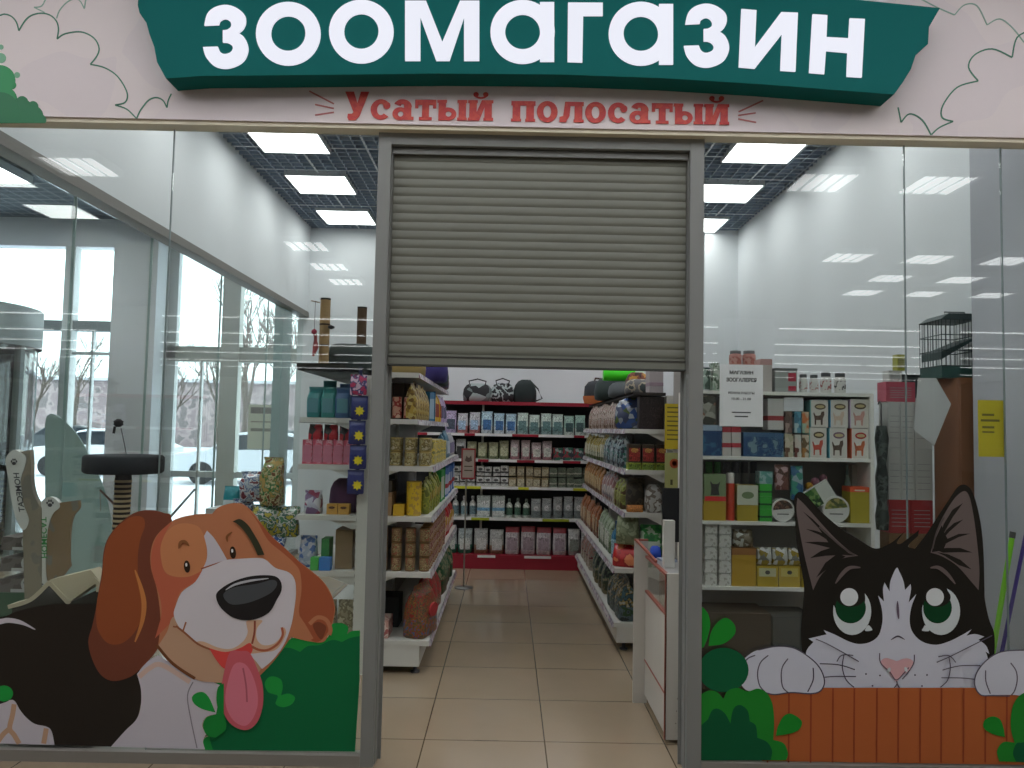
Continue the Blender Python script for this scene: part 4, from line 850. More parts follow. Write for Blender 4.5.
fill(BZ[1], 5.26, [
 ('spray_bottle', 'white spray bottle in the fourth row '+T, 'bottle', 'white spray bottles in the fourth row', 'bk30', lambda: bottle(.04, .24, cc(205,205,200), cc(190,190,190), cc(110,140,150), True), .09, 4),
 ('litter_box', 'white box with a blue stripe in the fourth row '+T, 'box', 'blue striped boxes in the fourth row', 'bk31', lambda: carton(.15, .12, .26, cc(180,190,184), band=cc(110,170,210), face=cc(210,215,210)), .15, 2),
 ('shampoo_bottle', 'pale bottle with a dark green label in the fourth row '+T, 'bottle', 'pale bottles in the fourth row', 'bk32', lambda: bottle(.04, .23, cc(200,205,196), cc(120,140,130), cc(70,110,90)), .09, 3),
 ('food_bag', 'grey and white pouch with a round print in the fourth row '+T, 'bag', 'grey and white pouches in the fourth row', 'bk33', lambda: pouch(.115, .08, .24, cc(170,176,176), cc(120,130,130), None, cc(215,215,215)), .115, 6)])
fill(BZ[0], 5.22, [
 ('litter_bag', 'green and white bag at the left of the bottom row '+T, 'bag', 'green and white bags in the bottom row', 'bk40', lambda: pouch(.17, .12, .30, cc(160,170,170), cc(20,110,80), cc(200,205,200)), .17, 2),
 ('litter_bag', 'white bag with a brown stripe in the bottom row '+T, 'bag', 'brown striped bags in the bottom row', 'bk41', lambda: pouch(.17, .12, .28, cc(170,170,166), cc(150,110,80), cc(200,200,196)), .17, 2),
 ('litter_bag', 'white and red litter bag in the bottom row '+T, 'bag', 'white and red litter bags in the bottom row', 'bk42', lambda: pouch(.17, .12, .32, cc(190,180,182), cc(200,196,196), cc(170,150,160), None, cc(160,40,50)), .17, 4),
 ('litter_bag', 'white and grey litter bag in the bottom row '+T, 'bag', 'white and grey litter bags in the bottom row', 'bk43', lambda: pouch(.14, .12, .30, cc(190,190,186), cc(160,164,160), cc(130,140,130)), .14, 3),
 ('cleaner_bottle', 'green-capped bottle at the right of the bottom row '+T, 'bottle', 'green capped bottles in the bottom row', 'bk44', lambda: bottle(.045, .26, cc(180,190,180), cc(40,110,70), cc(80,110,90)), .1, 3)])
# top of the red gondola
put('ck', lambda: softbag(.33, .22, .21, pmat([(30,30,34),(160,170,170),(30,30,34),(110,120,120)], 12, .7, kind='vor'), mat((24,24,28))), 'carrier_bag', 'black and white patterned pet carrier bag on the red top board', 'carrier bag', (-.36, 5.38, 1.871))
put('ck2', lambda: softbag(.26, .22, .22, pmat([(36,36,40),(170,180,180),(40,40,44)], 12, .7), mat((24,24,28))), 'carrier_bag', 'grey and black carrier bag beside the black backpack on the red top board', 'carrier bag', (-.07, 5.38, 1.871))
t = put('bp', lambda: {'bag': MB().loft([[(x*s_, y*s2, z) for x, y in rr(.27, .2, 20, .6)] for z, s_, s2 in ((0,.95,.9),(.04,1.02,1),(.13,1,1),(.2,.85,.9),(.245,.6,.7),(.265,.3,.4))], mat((20,32,32), .7, k=1.3))}, 'backpack', 'black dome-shaped pet backpack on the red top board', 'backpack', (.19, 5.38, 1.871))
b = MB(); b.tube([(.13, -.02, .02), (.2, -.03, .05), (.15, -.03, .16), (.05, -.02, .262)], .009, mat((24,24,26))); obj('strap', b, t)
# ================================================================== gondola right of the aisle
RY0, RY1 = 1.93, 5.02
RX0, RX1 = .80, 1.16
g2 = thing('gondola_shelf', 'white gondola shelf right of the aisle, its end towards the doorway', 'shelf unit', (1.0, (RY0+RY1)/2, 0))
b = MB(); b.box(RX1, RX1+.03, RY0, RY1, .04, 1.82, SPN); gpart(g2, 'spine_panel', b)
for y in (RY0-.012, (RY0+RY1)/2, RY1+.012):
    b = MB(); b.box(RX1-.02, RX1+.05, y-.012, y+.012, 0, 1.82, SHW); gpart(g2, 'upright', b)
b = MB(); b.box(RX0, RX1, RY0, RY1, .06, .19, mat((206,204,196))); gpart(g2, 'base_plinth', b)
for y in (RY0+.06, RY1-.06):
    b = MB(); b.lathe([(.03, 0), (.03, .012), (.012, .015), (.012, .06)], mat((70,70,74), .4, .6), RX0+.06, y, 10); gpart(g2, 'foot', b)
RZ = [.20, .58, .975, 1.28, 1.575, 1.84]
for i, z in enumerate(RZ):
    if i < 5: gshelf(g2, RX1-.01, RX0+(.05 if i in (2,3,4,5) else -.02), z, RY0, RY1)
    else: gshelf(g2, RX1-.025, RX0+.1, z, RY0, RY1, False, .012, mat((50,46,44), .6))
y0 = RY0+.02; R9 = -PI/2
def rrow(*a, **k): k['rz'] = R9; row(*a, **k)
RT = 'right gondola'
# bottom
rrow('r1', lambda: sack(.22, .15, .28, [(60,90,100),(40,60,60),(150,130,70),(170,170,160)], [(50,80,50),(90,110,120),(40,50,50)], 16), 'food_sack', 'blue-green food sack at the near end of the bottom shelf, '+RT, 'sack', 'blue-green sacks on the right gondola', .88, RZ[0], y0, y0+.9, .23)
rrow('r2', lambda: sack(.22, .14, .3, [(50,60,60),(90,110,90),(160,150,120)], [(70,80,60),(130,120,90)], 16), 'food_sack', 'dark mottled food sack farther along the bottom shelf, '+RT, 'sack', 'dark sacks on the right gondola', .88, RZ[0], y0+.92, y0+2.0, .23)
rrow('r3', lambda: sack(.22, .14, .3, [(170,130,120),(150,150,140),(120,60,60)], [(150,140,120),(180,170,160)], 16), 'food_sack', 'pale food sack at the far end of the bottom shelf, '+RT, 'sack', 'pale sacks on the right gondola', .88, RZ[0], y0+2.0, RY1, .23)
# second shelf
put('r10', lambda: pouch(.16, .14, .30, pmat([(40,110,60),(60,140,70),(180,200,180)], 14, .35, k=1.3), None, mat((196,210,196)), None), 'food_bag', 'green and white food bag at the near end of the second shelf, right gondola', 'bag', (1.06, y0+.10, RZ[1]+.001), -.1)
put('r11', lambda: pouch(.16, .12, .20, pmat([(150,160,130),(110,120,90),(130,140,110)], 20, .5), None, None, None), 'food_bag', 'grey-green bag standing on red bags, second shelf of right gondola', 'bag', (.89, y0+.10, RZ[1]+.16), -.4)
put('r12', lambda: pouch(.2, .16, .155, pmat([(170,30,34),(150,24,30),(200,120,80)], 14, .35, k=1.3)), 'food_bag', 'red bag under the grey-green bag on the second shelf, right gondola', 'bag', (.89, y0+.10, RZ[1]+.001), -.4)
rrow('r13', lambda: bottle(.05, .32, cc(40,130,180), cc(30,90,140), cc(150,200,220)), 'water_bottle', 'bright blue bottle on the second shelf of the right gondola', 'bottle', 'blue bottles on the second shelf', .86, RZ[1], y0+.26, y0+.6, .115)
rrow('r14', lambda: pouch(.14, .1, .3, cc(150,170,140), cc(100,130,90), cc(200,205,190)), 'food_bag', 'pale green bag beyond the blue bottles, right gondola', 'bag', 'pale green bags on the second shelf', .87, RZ[1], y0+.62, y0+1.5, .15)
rrow('r15', lambda: pouch(.14, .1, .3, cc(160,90,50), cc(120,60,40), cc(190,160,120)), 'food_bag', 'orange-brown bag at the far end of the second shelf, right gondola', 'bag', 'orange-brown bags on the second shelf', .87, RZ[1], y0+1.5, RY1, .15)
# third shelf
put('r20', lambda: softbag(.12, .14, .2, pmat([(180,180,176),(120,110,100),(200,200,196)], 14, .6)), 'plush_toy', 'grey and white plush toy at the near end of the third shelf, right gondola', 'plush toy', (1.07, y0+.08, RZ[2]+.001))
put('r21', lambda: pouch(.13, .12, .24, pmat([(60,54,46),(80,74,60),(50,46,40)], 14, .5)), 'food_bag', 'dark brown bag on the third shelf of the right gondola', 'bag', (.95, y0+.16, RZ[2]+.001))
put('r22', lambda: pouch(.12, .05, .05, cc(200,120,40)), 'treat_pouch', 'flat orange pouch in front of the dark brown bag', 'pouch', (.93, y0+.04, RZ[2]+.001))
rrow('r23', lambda: pouch(.12, .1, .22, pmat([(110,110,60),(140,150,80),(80,60,40)], 18, .4, k=1.3)), 'treat_bag', 'olive treat bag on the third shelf of the right gondola', 'bag', 'olive bags on the third shelf', .9, RZ[2], y0+.2, y0+.7, .13)
rrow('r24', lambda: pouch(.12, .1, .25, pmat([(190,180,176),(150,110,110),(120,120,130),(210,205,200)], 26, .4, kind='vor')), 'treat_bag', 'white spotted bag on the third shelf of the right gondola', 'bag', 'white spotted bags on the third shelf', .9, RZ[2], y0+.7, y0+1.5, .13)
rrow('r25', lambda: pouch(.13, .1, .27, cc(180,120,60), cc(140,90,50), cc(200,170,120)), 'treat_bag', 'tan bag at the far end of the third shelf, right gondola', 'bag', 'tan bags on the third shelf', .9, RZ[2], y0+1.5, RY1, .14)
# fourth shelf
for i in range(3):
    put('r30', lambda: carton(.09, .09, .135, cc(60,50,36), face=cc(176,50,44), blob=cc(200,140,60)), 'treat_box', 'dark box with a red front on a yellow-green box, fourth shelf', 'box', (.92+i*.1, y0+.06, RZ[3]+.052), 0, 'red fronted boxes on the fourth shelf')
    put('r31', lambda: carton(.095, .09, .05, cc(150,170,40), face=cc(110,140,40)), 'treat_box', 'low yellow-green box under a red fronted box, fourth shelf', 'box', (.92+i*.1, y0+.06, RZ[3]+.001), 0, 'low yellow-green boxes on the fourth shelf')
rrow('r32', lambda: pouch(.12, .1, .25, pmat([(150,170,180),(60,120,110),(190,200,205),(60,70,80)], 44, .3, kind='vor')), 'toy_bag', 'clear bag of teal and grey toys on the fourth shelf, right gondola', 'bag', 'clear toy bags on the fourth shelf', .9, RZ[3], y0+.25, y0+1.3, .13)
rrow('r33', lambda: pouch(.12, .1, .25, cc(170,150,60), cc(90,110,60), cc(200,200,180)), 'food_bag', 'yellow bag at the far end of the fourth shelf, right gondola', 'bag', 'yellow bags on the fourth shelf', .9, RZ[3], y0+1.3, RY1, .14)
# fifth shelf
put('r40', lambda: softbag(.30, .22, .235, pmat([(70,80,110),(150,160,170),(90,110,60),(180,190,200),(60,90,150)], 26, .2, k=.9, kind='vor')), 'toy_bag', 'big shiny silver-blue bag of toys on the fifth shelf of the right gondola', 'bag', (.975, y0+.36, RZ[4]+.001), -.2)
put('r41', lambda: carton(.18, .1, .235, cc(46,34,34)), 'carton', 'dark brown upright carton at the near end of the fifth shelf', 'box', (1.04, y0+.06, RZ[4]+.001))
rrow('r42', lambda: pouch(.12, .1, .24, pmat([(160,130,120),(190,180,170),(110,80,60)], 22, .4)), 'treat_bag', 'brown and white bag beyond the shiny toy bag, fifth shelf', 'bag', 'brown and white bags on the fifth shelf', .91, RZ[4], y0+.65, RY1-.2, .14)
# on top
def rolltube(l, r, m, m2):
    b = MB(); b.lathe([(r, 0), (r, l)], m, n=18); e = MB(); e.lathe([(r*1.02, l*.78), (r*1.02, l)], m2, n=18)
    M_ = Matrix.Rotation(PI/2, 3, 'Y')
    for q in (b, e): q.rot(M_); q.v = [(x, y, z+r*1.03) for x, y, z in q.v]
    return {'tube': b, 'end_sleeve': e}
def carrier():
    b = MB(); b.loft([[(x*s_, y*s_, z) for x, y in rr(.34, .24, 20, .5)] for z, s_ in ((.0,.9),(.05,1),(.08,1))], mat((170,96,50), .7, k=1.2))
    c = MB(); c.loft([[(x*s_, y*s_, z) for x, y in rr(.33, .23, 20, .55)] for z, s_ in ((.08,1),(.18,.95),(.23,.7),(.245,.4))], mat((36,40,44), .7, k=1.2))
    h = MB(); h.tube([(-.08, 0, .235), (-.06, 0, .27), (.06, 0, .27), (.08, 0, .235)], .01, mat((60,40,30)), 6)
    return {'base': b, 'dome': c, 'handle': h}
put('rt1', carrier, 'pet_carrier', 'black pet carrier with an orange base at the far end of the right gondola top', 'pet carrier', (.95, 4.55, RZ[5]+.001), .9)
put('rt2', lambda: softbag(.34, .3, .22, mat((40,52,50), .8, k=1.2), mat((30,30,30))), 'soft_bag', 'dark green-grey soft carrier on top of the right gondola', 'bag', (.98, 3.6, RZ[5]+.001))
put('rt3', lambda: rolltube(.34, .05, mat((60,200,30), .4, k=1.4), mat((200,220,200), .4)), 'play_tunnel', 'bright green rolled tunnel lying across the top of the right gondola', 'tunnel', (.80, 2.9, RZ[5]+.14), 0)
put('rt3b', lambda: softbag(.3, .26, .135, mat((90,96,100), .7)), 'soft_bag', 'grey flat bag under the bright green tunnel', 'bag', (1.0, 2.9, RZ[5]+.001), 0)
put('rt4', lambda: softbag(.18, .18, .19, pmat([(60,30,20),(120,60,30),(180,130,40)], 14, .6)), 'soft_toy', 'brown and orange plush toy at the near end of the right gondola top', 'plush toy', (1.03, 2.56, RZ[5]+.001))
put('rt5', lambda: softbag(.2, .16, .12, pmat([(110,110,110),(170,160,140),(60,70,70)], 14, .7)), 'soft_bag', 'grey and cream folded bag near the front of the right gondola top', 'bag', (1.0, 2.32, RZ[5]+.001))
put('rt6', lambda: carton(.1, .16, .17, mat((170,162,162), .6), band=mat((150,130,140))), 'carton', 'pale pink box at the near end of the right gondola top', 'box', (1.08, 2.08, RZ[5]+.001))
# side board with notices right of the gondola end
sb = thing('notice_board', 'white end board with yellow and green notices beside the right gondola', 'board', (1.28, 1.86, 0))
b = MB(); b.box(-.10, .16, 0, .02, 0, 2.0, mat((170,166,160), .6)); obj('board', b, sb)
def paper(name, label, px0, py0, px1, py1, Y, m, lines=(), tilt=0, cat='notice', blobs=()):
    a = P(px0, py1, Y); c = P(px1, py0, Y); cx, cz = (a.x+c.x)/2, (a.z+c.z)/2
    t = thing(name, label, cat, (cx, Y, a.z))
    w_, h_ = (c.x-a.x)/2, (c.z-a.z)
    def TT(x, z): return (x*math.cos(tilt)-(z-h_/2)*math.sin(tilt), h_/2+x*math.sin(tilt)+(z-h_/2)*math.cos(tilt))
    b = MB(); b.prism([TT(-w_, 0), TT(w_, 0), TT(w_, h_), TT(-w_, h_)], [], -.0006, 0, m); obj('sheet', b, t)
    for i, (u0, v0, u1, v1, mm) in enumerate(lines):
        b = MB(); b.prism([TT(-w_+2*w_*u0, h_*v0), TT(-w_+2*w_*u1, h_*v0), TT(-w_+2*w_*u1, h_*v1), TT(-w_+2*w_*u0, h_*v1)], [], -.0012, -.0008, mm); obj('print_line', b, t)
    for (u, v, r, mm) in blobs:
        b = MB(); b.prism([TT(*p) for p in ell(-w_+2*w_*u, h_*v, r, r, 18)], [], -.0016, -.0012, mm); obj('round_print', b, t)
    return t
dk = mat((110,100,40)); 
paper('yellow_notice', 'yellow sheet of small print on the board right of the aisle', 664.5, 404, 684, 449, 1.855, mat((200,176,40), .6), [(.12, .9-.1*i, .85, .93-.1*i, dk) for i in range(8)])
paper('poster', 'pale yellow-green poster with an orange disc, below the yellow sheet', 664.5, 453, 684, 491, 1.855, mat((170,172,110), .6), [(.3,.16,.42,.3,mat((80,80,50))), (.8,.16,.9,.3,mat((80,80,50)))], blobs=[(.5,.72,.034,mat((180,80,40))), (.5,.72,.018,mat((200,120,60)))])
# price stand in the aisle
ps = thing('sign_stand', 'thin floor stand holding a red framed sign at the far end of the left gondola', 'sign stand', (-.40, 4.02, 0))
b = MB(); b.lathe([(.09, 0), (.09, .012), (.02, .018)], mat((120,120,116), .4, .5), n=20); obj('foot', b, ps)
b = MB(); b.tube([(0, 0, .015), (0, 0, 1.36)], .008, mat((150,150,140), .4, .5)); obj('pole', b, ps)
b = MB()
for a in ((-.05,.09,1.06,1.075), (-.05,.09,1.345,1.36), (-.05,-.036,1.075,1.345), (.076,.09,1.075,1.345)): b.box(a[0], a[1], -.02, -.008, a[2], a[3], mat((150,50,52), k=1.2))
obj('frame', b, ps, label='red')
b = MB(); b.box(-.036, .076, -.016, -.01, 1.075, 1.345, mat((190,176,160), .6)); b.box(-.02, .06, -.017, -.016, 1.14, 1.15, mat((90,80,60))); b.box(-.02, .06, -.017, -.016, 1.18, 1.19, mat((90,80,60)))
b.prism([(x+.02, z+1.27) for x, z in [(-.035,-.03),(-.02,.02),(-.005,0),(.01,.0),(.025,.025),(.035,-.03),(0,-.045)]], [], -.018, -.0162, mat((110,90,80))); obj('sign_sheet', b, ps)
# ================================================================== counter right of the doorway
ct_ = thing('sales_counter', 'white sales counter with brown edging just inside the doorway on the right', 'counter', (.88, .6, 0))
CW = mat((196,192,184), .5); CB = mat((150,84,70), .5, k=1.1)
b = MB(); b.box(.815, .955, .30, .32, .02, .84, CW); 
for zz in (.1,.16,.22,.3,.62,.7): b.lathe([(.004,0),(.004,.002)], mat((60,50,40)), 0, 0, 8) if False else b.box(.86+zz*.07, .864+zz*.07, .298, .30, zz, zz+.004, mat((90,80,70)))
gpart(ct_, 'end_panel', b)
b = MB(); b.box(.815, .83, .32, .88, .05, .24, CW); gpart(ct_, 'drawer_front', b)
b = MB(); b.box(.815, .83, .32, .88, .25, .63, CW); gpart(ct_, 'drawer_front', b)
b = MB(); b.box(.812, .83, .32, .88, .24, .25, CB); b.box(.812, .83, .32, .88, .63, .642, CB); b.box(.812, .83, .32, .88, .828, .84, CB); b.box(.811, .82, .30, .308, .02, .84, CB); gpart(ct_, 'edging', b, 'brown edging')
b = MB(); b.box(.822, .826, .32, .88, .642, .828, GLASS); gpart(ct_, 'glass_panel', b)
b = MB(); b.box(.83, .955, .32, .86, .02, .62, mat((180,176,160), .6)); gpart(ct_, 'cabinet_body', b)
b = MB(); b.box(.83, .955, .32, .86, .828, .84, mat((150,150,150), .3)); gpart(ct_, 'counter_top', b)
b = MB(); b.box(.75, .83, .885, .905, .0, .92, CW); gpart(ct_, 'far_panel', b)
b = MB(); b.hexa([(.752,.885,.921),(.816,.60,.845),(.828,.60,.845),(.768,.89,.921)], [(.752,.885,.933),(.816,.60,.857),(.828,.60,.857),(.768,.89,.933)], CB); b.box(.75, .83, .885, .905, .921, .931, CB); gpart(ct_, 'sloping_rail', b, 'brown sloping rail')
put('tubeb', lambda: carton(.055, .06, .245, mat((196,196,190), .5)), 'white_box', 'tall narrow white box standing on the counter', 'box', (.868, .50, .841), .0)
put('bluebag', lambda: softbag(.06, .06, .065, mat((36,70,170), .6, k=1.4)), 'blue_pouch', 'small blue pouch on the counter left of the tall white box', 'pouch', (.855, .80, .841))
put('papers', lambda: carton(.08, .1, .012, mat((150,160,180), .5)), 'card_pack', 'thin blue-grey pack lying on the counter beside the white box', 'pack', (.90, .69, .841), .2)
mo = thing('monitor', 'black computer monitor seen from behind on the counter beside the right post', 'monitor', (.925, .73, .841))
b = MB(); b.box(-.045, .05, -.01, .02, .10, .40, mat((24,26,30), .4)); obj('screen', b, mo)
b = MB(); b.box(-.01, .02, .0, .03, .01, .12, mat((30,30,34), .4)); obj('stand', b, mo)
b = MB(); b.box(-.04, .03, -.05, .08, 0, .012, mat((30,30,34), .4)); obj('base', b, mo)
# ================================================================== white shelving behind the right window
SY = .92; 
def sp(px, py): return P(px, py, SY)
SX0, SX1 = 1.10, P(874.5, 480, SY).x
sz = [P(790, y, SY).z for y in (706, 588, 522.5, 457.5, 392)]
su = thing('shelving_unit', 'white laminate shelving unit standing behind the right shop window', 'shelf unit', ((SX0+SX1)/2, SY+.16, 0))
b = MB(); b.box(SX0-.018, SX0, SY, SY+.34, 0, sz[4], WHITEP); gpart(su, 'side_panel', b)
b = MB(); b.box(SX1-.022, SX1, SY, SY+.34, 0, sz[4], WHITEP); gpart(su, 'side_panel', b)
b = MB(); b.box(SX0-.018, SX1, SY+.34, SY+.35, 0, sz[4], mat((150,150,146))); gpart(su, 'back_panel', b)
for i, z in enumerate(sz):
    b = MB(); b.box(SX0, SX1-.022 if i < 4 else SX1, SY+.002, SY+.34, z-.02, z, WHITEP); gpart(su, 'shelf', b)
def at(name, label, cat, px0, px1, py0, zi, dep, f, group=None, dy=.02, rz=0, dzz=0, h=None):
    """stand a pack of the size seen in the photo on shelf zi"""
    Y = SY+dy; a = P(px0, py0, Y); c = P(px1, py0, Y); z = sz[zi]+.001+dzz
    w_ = c.x-a.x; hh = h if h else a.z-z
    r = f(w_, hh); r = r if isinstance(r, dict) else {'': r}
    mid = ((a.x+c.x)/2, Y+dep/2, z)
    if '' in r: o = obj(name, r[''], None, mid, rz)
    else:
        o = link(name, None, None, mid, rz)
        for k, q in r.items(): obj(k, q, o)
    tag(o, label, cat, group); return o
S = 'behind the right window'
# --- on top of the unit
at('glass_jar', 'mottled grey-green canister at the left end of the unit top '+S, 'canister', 702, 712, 366, 4, .08, lambda w_, h: can(w_/2, h, pmat([(90,110,100),(160,180,170),(60,80,80)], 24, .4, kind='vor')))
at('food_box', 'tall spotted grey-green box on the unit top '+S, 'box', 713, 719, 363, 4, .08, lambda w_, h: carton(w_, .1, h, pmat([(150,170,150),(190,200,190),(90,110,90)], 30, .5)))
at('food_box', 'large pale box on the unit top behind the white shop notice', 'box', 722, 760, 366, 4, .2, lambda w_, h: carton(w_, .2, h, mat((176,172,166), .6), band=mat((150,160,150))), dy=.12)
for i, (a_, c_) in enumerate(((731.5, 744), (745, 758))): at('pink_tub', 'pink tub with a grey lid on the large pale box', 'tub', a_, c_, 350, 4, .1, lambda w_, h: jar(w_/2, h, mat((200,140,130), .5), mat((120,120,120)), pmat([(200,150,140),(180,110,100)], 30)), 'two pink tubs on the pale box', dy=.16, dzz=P(740, 366, SY+.12).z-sz[4]+.004)
at('food_box', 'tall cream box with a pink top on the unit top beside the white notice', 'box', 760.5, 772, 359, 4, .12, lambda w_, h: carton(w_, .12, h, mat((186,180,174), .6), top=mat((190,150,146))))
at('food_tin', 'wide grey tin box with a red square on the unit top '+S, 'tin', 775, 797, 368, 4, .12, lambda w_, h: {'body': MB().box(-w_/2, w_/2, -.06, .06, 0, h*.92, mat((150,156,152), .4)), 'lid': MB().box(-w_/2-.002, w_/2+.002, -.062, .062, h*.9, h, mat((110,116,116), .4)), 'red_label': MB().box(w_*.1, w_*.45, -.0615, -.06, h*.45, h*.8, mat((170,50,70), .5, k=1.2)).box(w_*.1, w_*.45, -.0615, -.06, h*.05, h*.25, mat((170,50,70), .5, k=1.2))})
for i, (a_, c_, tp) in enumerate(((801, 809, 374), (811.5, 820, 374.5), (822.5, 833, 372.5), (836.5, 847.5, 372.8))):
    at('supplement_jar', ['narrow white jar with a red band, first right of the grey tin', 'narrow white jar with a red band, second right of the grey tin', 'wider white jar with red spots, third right of the grey tin', 'wider white jar with dark spots at the right end of the unit top'][i], 'jar', a_, c_, tp, 4, .06, lambda w_, h: jar(w_/2, h, mat((206,206,202), .4), mat((70,74,76)), pmat([(206,206,202),(160,60,60) if i < 3 else (60,60,60),(206,206,202)], 24, .4)))
# --- upper row (shelf 3)
WBX = mat((206,204,196), .5)
def animal(w_, h, m, z0=.08, k=1.0):
    return [(x*w_, z0*h+z*h) for x, z in ((-.3,0),(-.22,0),(-.2,.16),(.08,.16),(.1,0),(.2,0),(.22,.22),(.32,.34),(.3,.46),(.14,.44),(.06,.32),(-.22,.30),(-.34,.42),(-.38,.38),(-.3,.2))]
def treatbox(edge, ovalm, an):
    def f(w_, h):
        b = MB(); b.box(-w_/2, w_/2, -.05, .05, 0, h, WBX); b.box(-w_/2-.001, -w_/2+.004, -.0508, .05, 0, h, edge); 
        d = MB(); d.prism(ell(0.005, h*.76, w_*.32, h*.11, 20), [], -.0515, -.0508, ovalm); d.prism(ell(0.005, h*.76, w_*.24, h*.055, 16), [], -.0522, -.0515, mat((190,176,130)))
        e = MB(); e.prism(animal(w_*.9, h*1.1, an), [], -.0515, -.0508, an)
        return {'box': b, 'oval_print': d, 'animal_print': e}
    return f
OV = mat((96,84,60), .5)
zrow = P(840, 427.5, SY+.02).z-sz[3]-.002
specs = [(810.5,828,400,1,mat((120,180,180)),OV,mat((80,60,46)),'upper row, first from left, dark brown animal print'),(830,848,400,1,mat((70,150,190)),OV,mat((200,180,160)),'upper row, blue edge, pale animal print'),(850,868.5,399,1,mat((190,170,200)),OV,mat((196,150,140)),'upper row, rightmost, pale pink print'),
 (809.5,826.5,428,0,mat((150,200,190)),OV,mat((190,80,60)),'lower row, red-orange animal print'),(829,847,428,0,mat((90,170,190)),mat((120,90,110)),mat((90,74,60)),'lower row, brown dog print on cream'),(851,868.5,427,0,mat((200,90,50)),mat((180,50,44)),mat((200,110,70)),'lower row, rightmost, red oval and orange animal print')]
for a_, c_, tp, up, ed, ov, an, lb in specs:
    at('treat_box', 'white treat box with an oval sign, '+lb, 'box', a_, c_, tp, 3, .1, treatbox(ed, ov, an), 'white treat boxes with oval signs', dzz=zrow if up else 0, h=zrow-.003 if not up else None)
at('vet_box', 'white box with a red band in the upper row of the shelving', 'box', 768, 783.5, 398.5, 3, .1, lambda w_, h: carton(w_, .1, h, mat((190,190,186)), band=mat((150,50,50))), dzz=P(775,430,SY).z-sz[3])
at('blue_box', 'wide dark blue box in the upper row under the red banded box', 'box', 743, 783, 431.5, 3, .12, lambda w_, h: carton(w_, .14, h*.97, pmat([(40,76,120),(40,76,120),(70,110,140),(36,66,110),(120,150,160)], 24, .4, k=.9), top=mat((60,96,130))))
at('blue_box', 'dark blue box with a pale top at the left end of the upper row', 'box', 702, 721.5, 425, 3, .12, lambda w_, h: carton(w_, .14, h, pmat([(36,70,114),(36,70,114),(60,110,140)], 24, .4, k=.9), top=mat((150,170,190))))
at('mottled_box', 'mottled grey and brown box above the dark blue box at the left', 'box', 703, 716, 395, 3, .1, lambda w_, h: carton(w_, .1, h, pmat([(120,120,110),(60,60,50),(160,160,150),(130,90,70)], 26, .5, kind='vor')), dzz=P(710,424,SY).z-sz[3])
for i, (a_, c_) in enumerate(((722.5, 731), (732, 741))): at('red_carton', ['red and white carton, left one of a pair beside the dark blue boxes', 'red and white carton, right one of a pair beside the dark blue boxes'][i], 'box', a_, c_, 427, 3, .1, lambda w_, h: carton(w_, .1, h, mat((190,186,180)), band=mat((160,40,50), k=1.2), top=mat((150,40,48), k=1.2)))
at('paper_sheet', 'blank white sheet leaning above the small packs in the upper row', 'sheet', 784, 803.5, 397, 3, .004, lambda w_, h: MB().box(-w_/2, w_/2, 0, .002, 0, h, mat((210,214,218), .6)), dy=.018, dzz=P(790,411,SY).z-sz[3])
for i, (a_, c_, tp, bt, cs_) in enumerate(((785,792,411,433,[(110,90,80),(160,140,130),(80,60,50)]), (794,801,411,433,[(90,150,170),(170,190,190),(60,110,130)]), (802,808.5,411,433,[(190,170,140),(150,180,160),(200,120,70)]), (784.5,793,433,456,[(180,176,150),(110,80,60),(200,190,170)]), (794.5,801,434,456,[(190,190,180),(110,60,50),(200,190,180)]), (802,808.5,434,456,[(190,180,160),(170,120,60),(110,90,60)]))):
    zb = P(795, bt, SY).z-sz[3] if bt < 450 else 0
    at('small_pack', ['brown','teal','cream and orange','cream and brown','white and dark red','cream and tan'][i]+' small pack, '+('upper' if i < 3 else 'lower')+' level, left of the white treat boxes', 'pack', a_, c_, tp, 3, .05, lambda w_, h: carton(w_, .06, h*.97, pmat(cs_, 36, .5, kind='vor')), 'small packs in the upper row', dzz=max(0, zb))
# --- middle row (shelf 2)
at('food_box', 'yellow and green box with a red stripe and black animal, middle shelf row', 'box', 704, 726, 474, 2, .12, lambda w_, h: {'box': MB().box(-w_/2, w_/2, -.06, .06, 0, h*.45, mat((170,140,40), .5, k=1.1)).box(-w_/2, w_/2, -.06, .06, h*.45, h, mat((120,140,100), .5)), 'red_stripe': MB().box(-w_*.46, w_*.5, -.0615, -.06, h*.42, h*.52, mat((190,40,40), k=1.3)), 'animal_print': MB().prism([(x*w_, h*.55+z*h) for x, z in ((-.2,0),(.2,0),(.16,.14),(.24,.3),(.12,.24),(-.1,.24),(-.22,.3),(-.16,.14))], [], -.0615, -.06, mat((50,50,46)))})
at('supplement_tube', 'red and orange tube with a white cap in the middle row', 'tube', 727.5, 736.5, 473, 2, .07, lambda w_, h: {'tube': MB().lathe([(w_*.46, 0), (w_*.48, .01), (w_*.48, h*.78)], mat((186,60,36), .4, k=1.2), n=14), 'cap': MB().lathe([(w_*.44, h*.78), (w_*.44, h*.97), (w_*.38, h)], mat((210,206,200), .4), n=14)})
at('food_box', 'yellow box with a white flap and green print, middle row', 'box', 737.5, 758, 485, 2, .12, lambda w_, h: {'box': MB().box(-w_/2, w_/2, -.06, .06, 0, h, mat((160,140,40), .5, k=1.1)), 'white_flap': MB().box(-w_*.52, w_*.5, -.0625, -.061, h*.45, h, mat((196,200,180), .5)), 'green_print': MB().prism(ell(0, h*.72, w_*.3, h*.1, 14), [], -.0635, -.0625, mat((110,130,90)))})
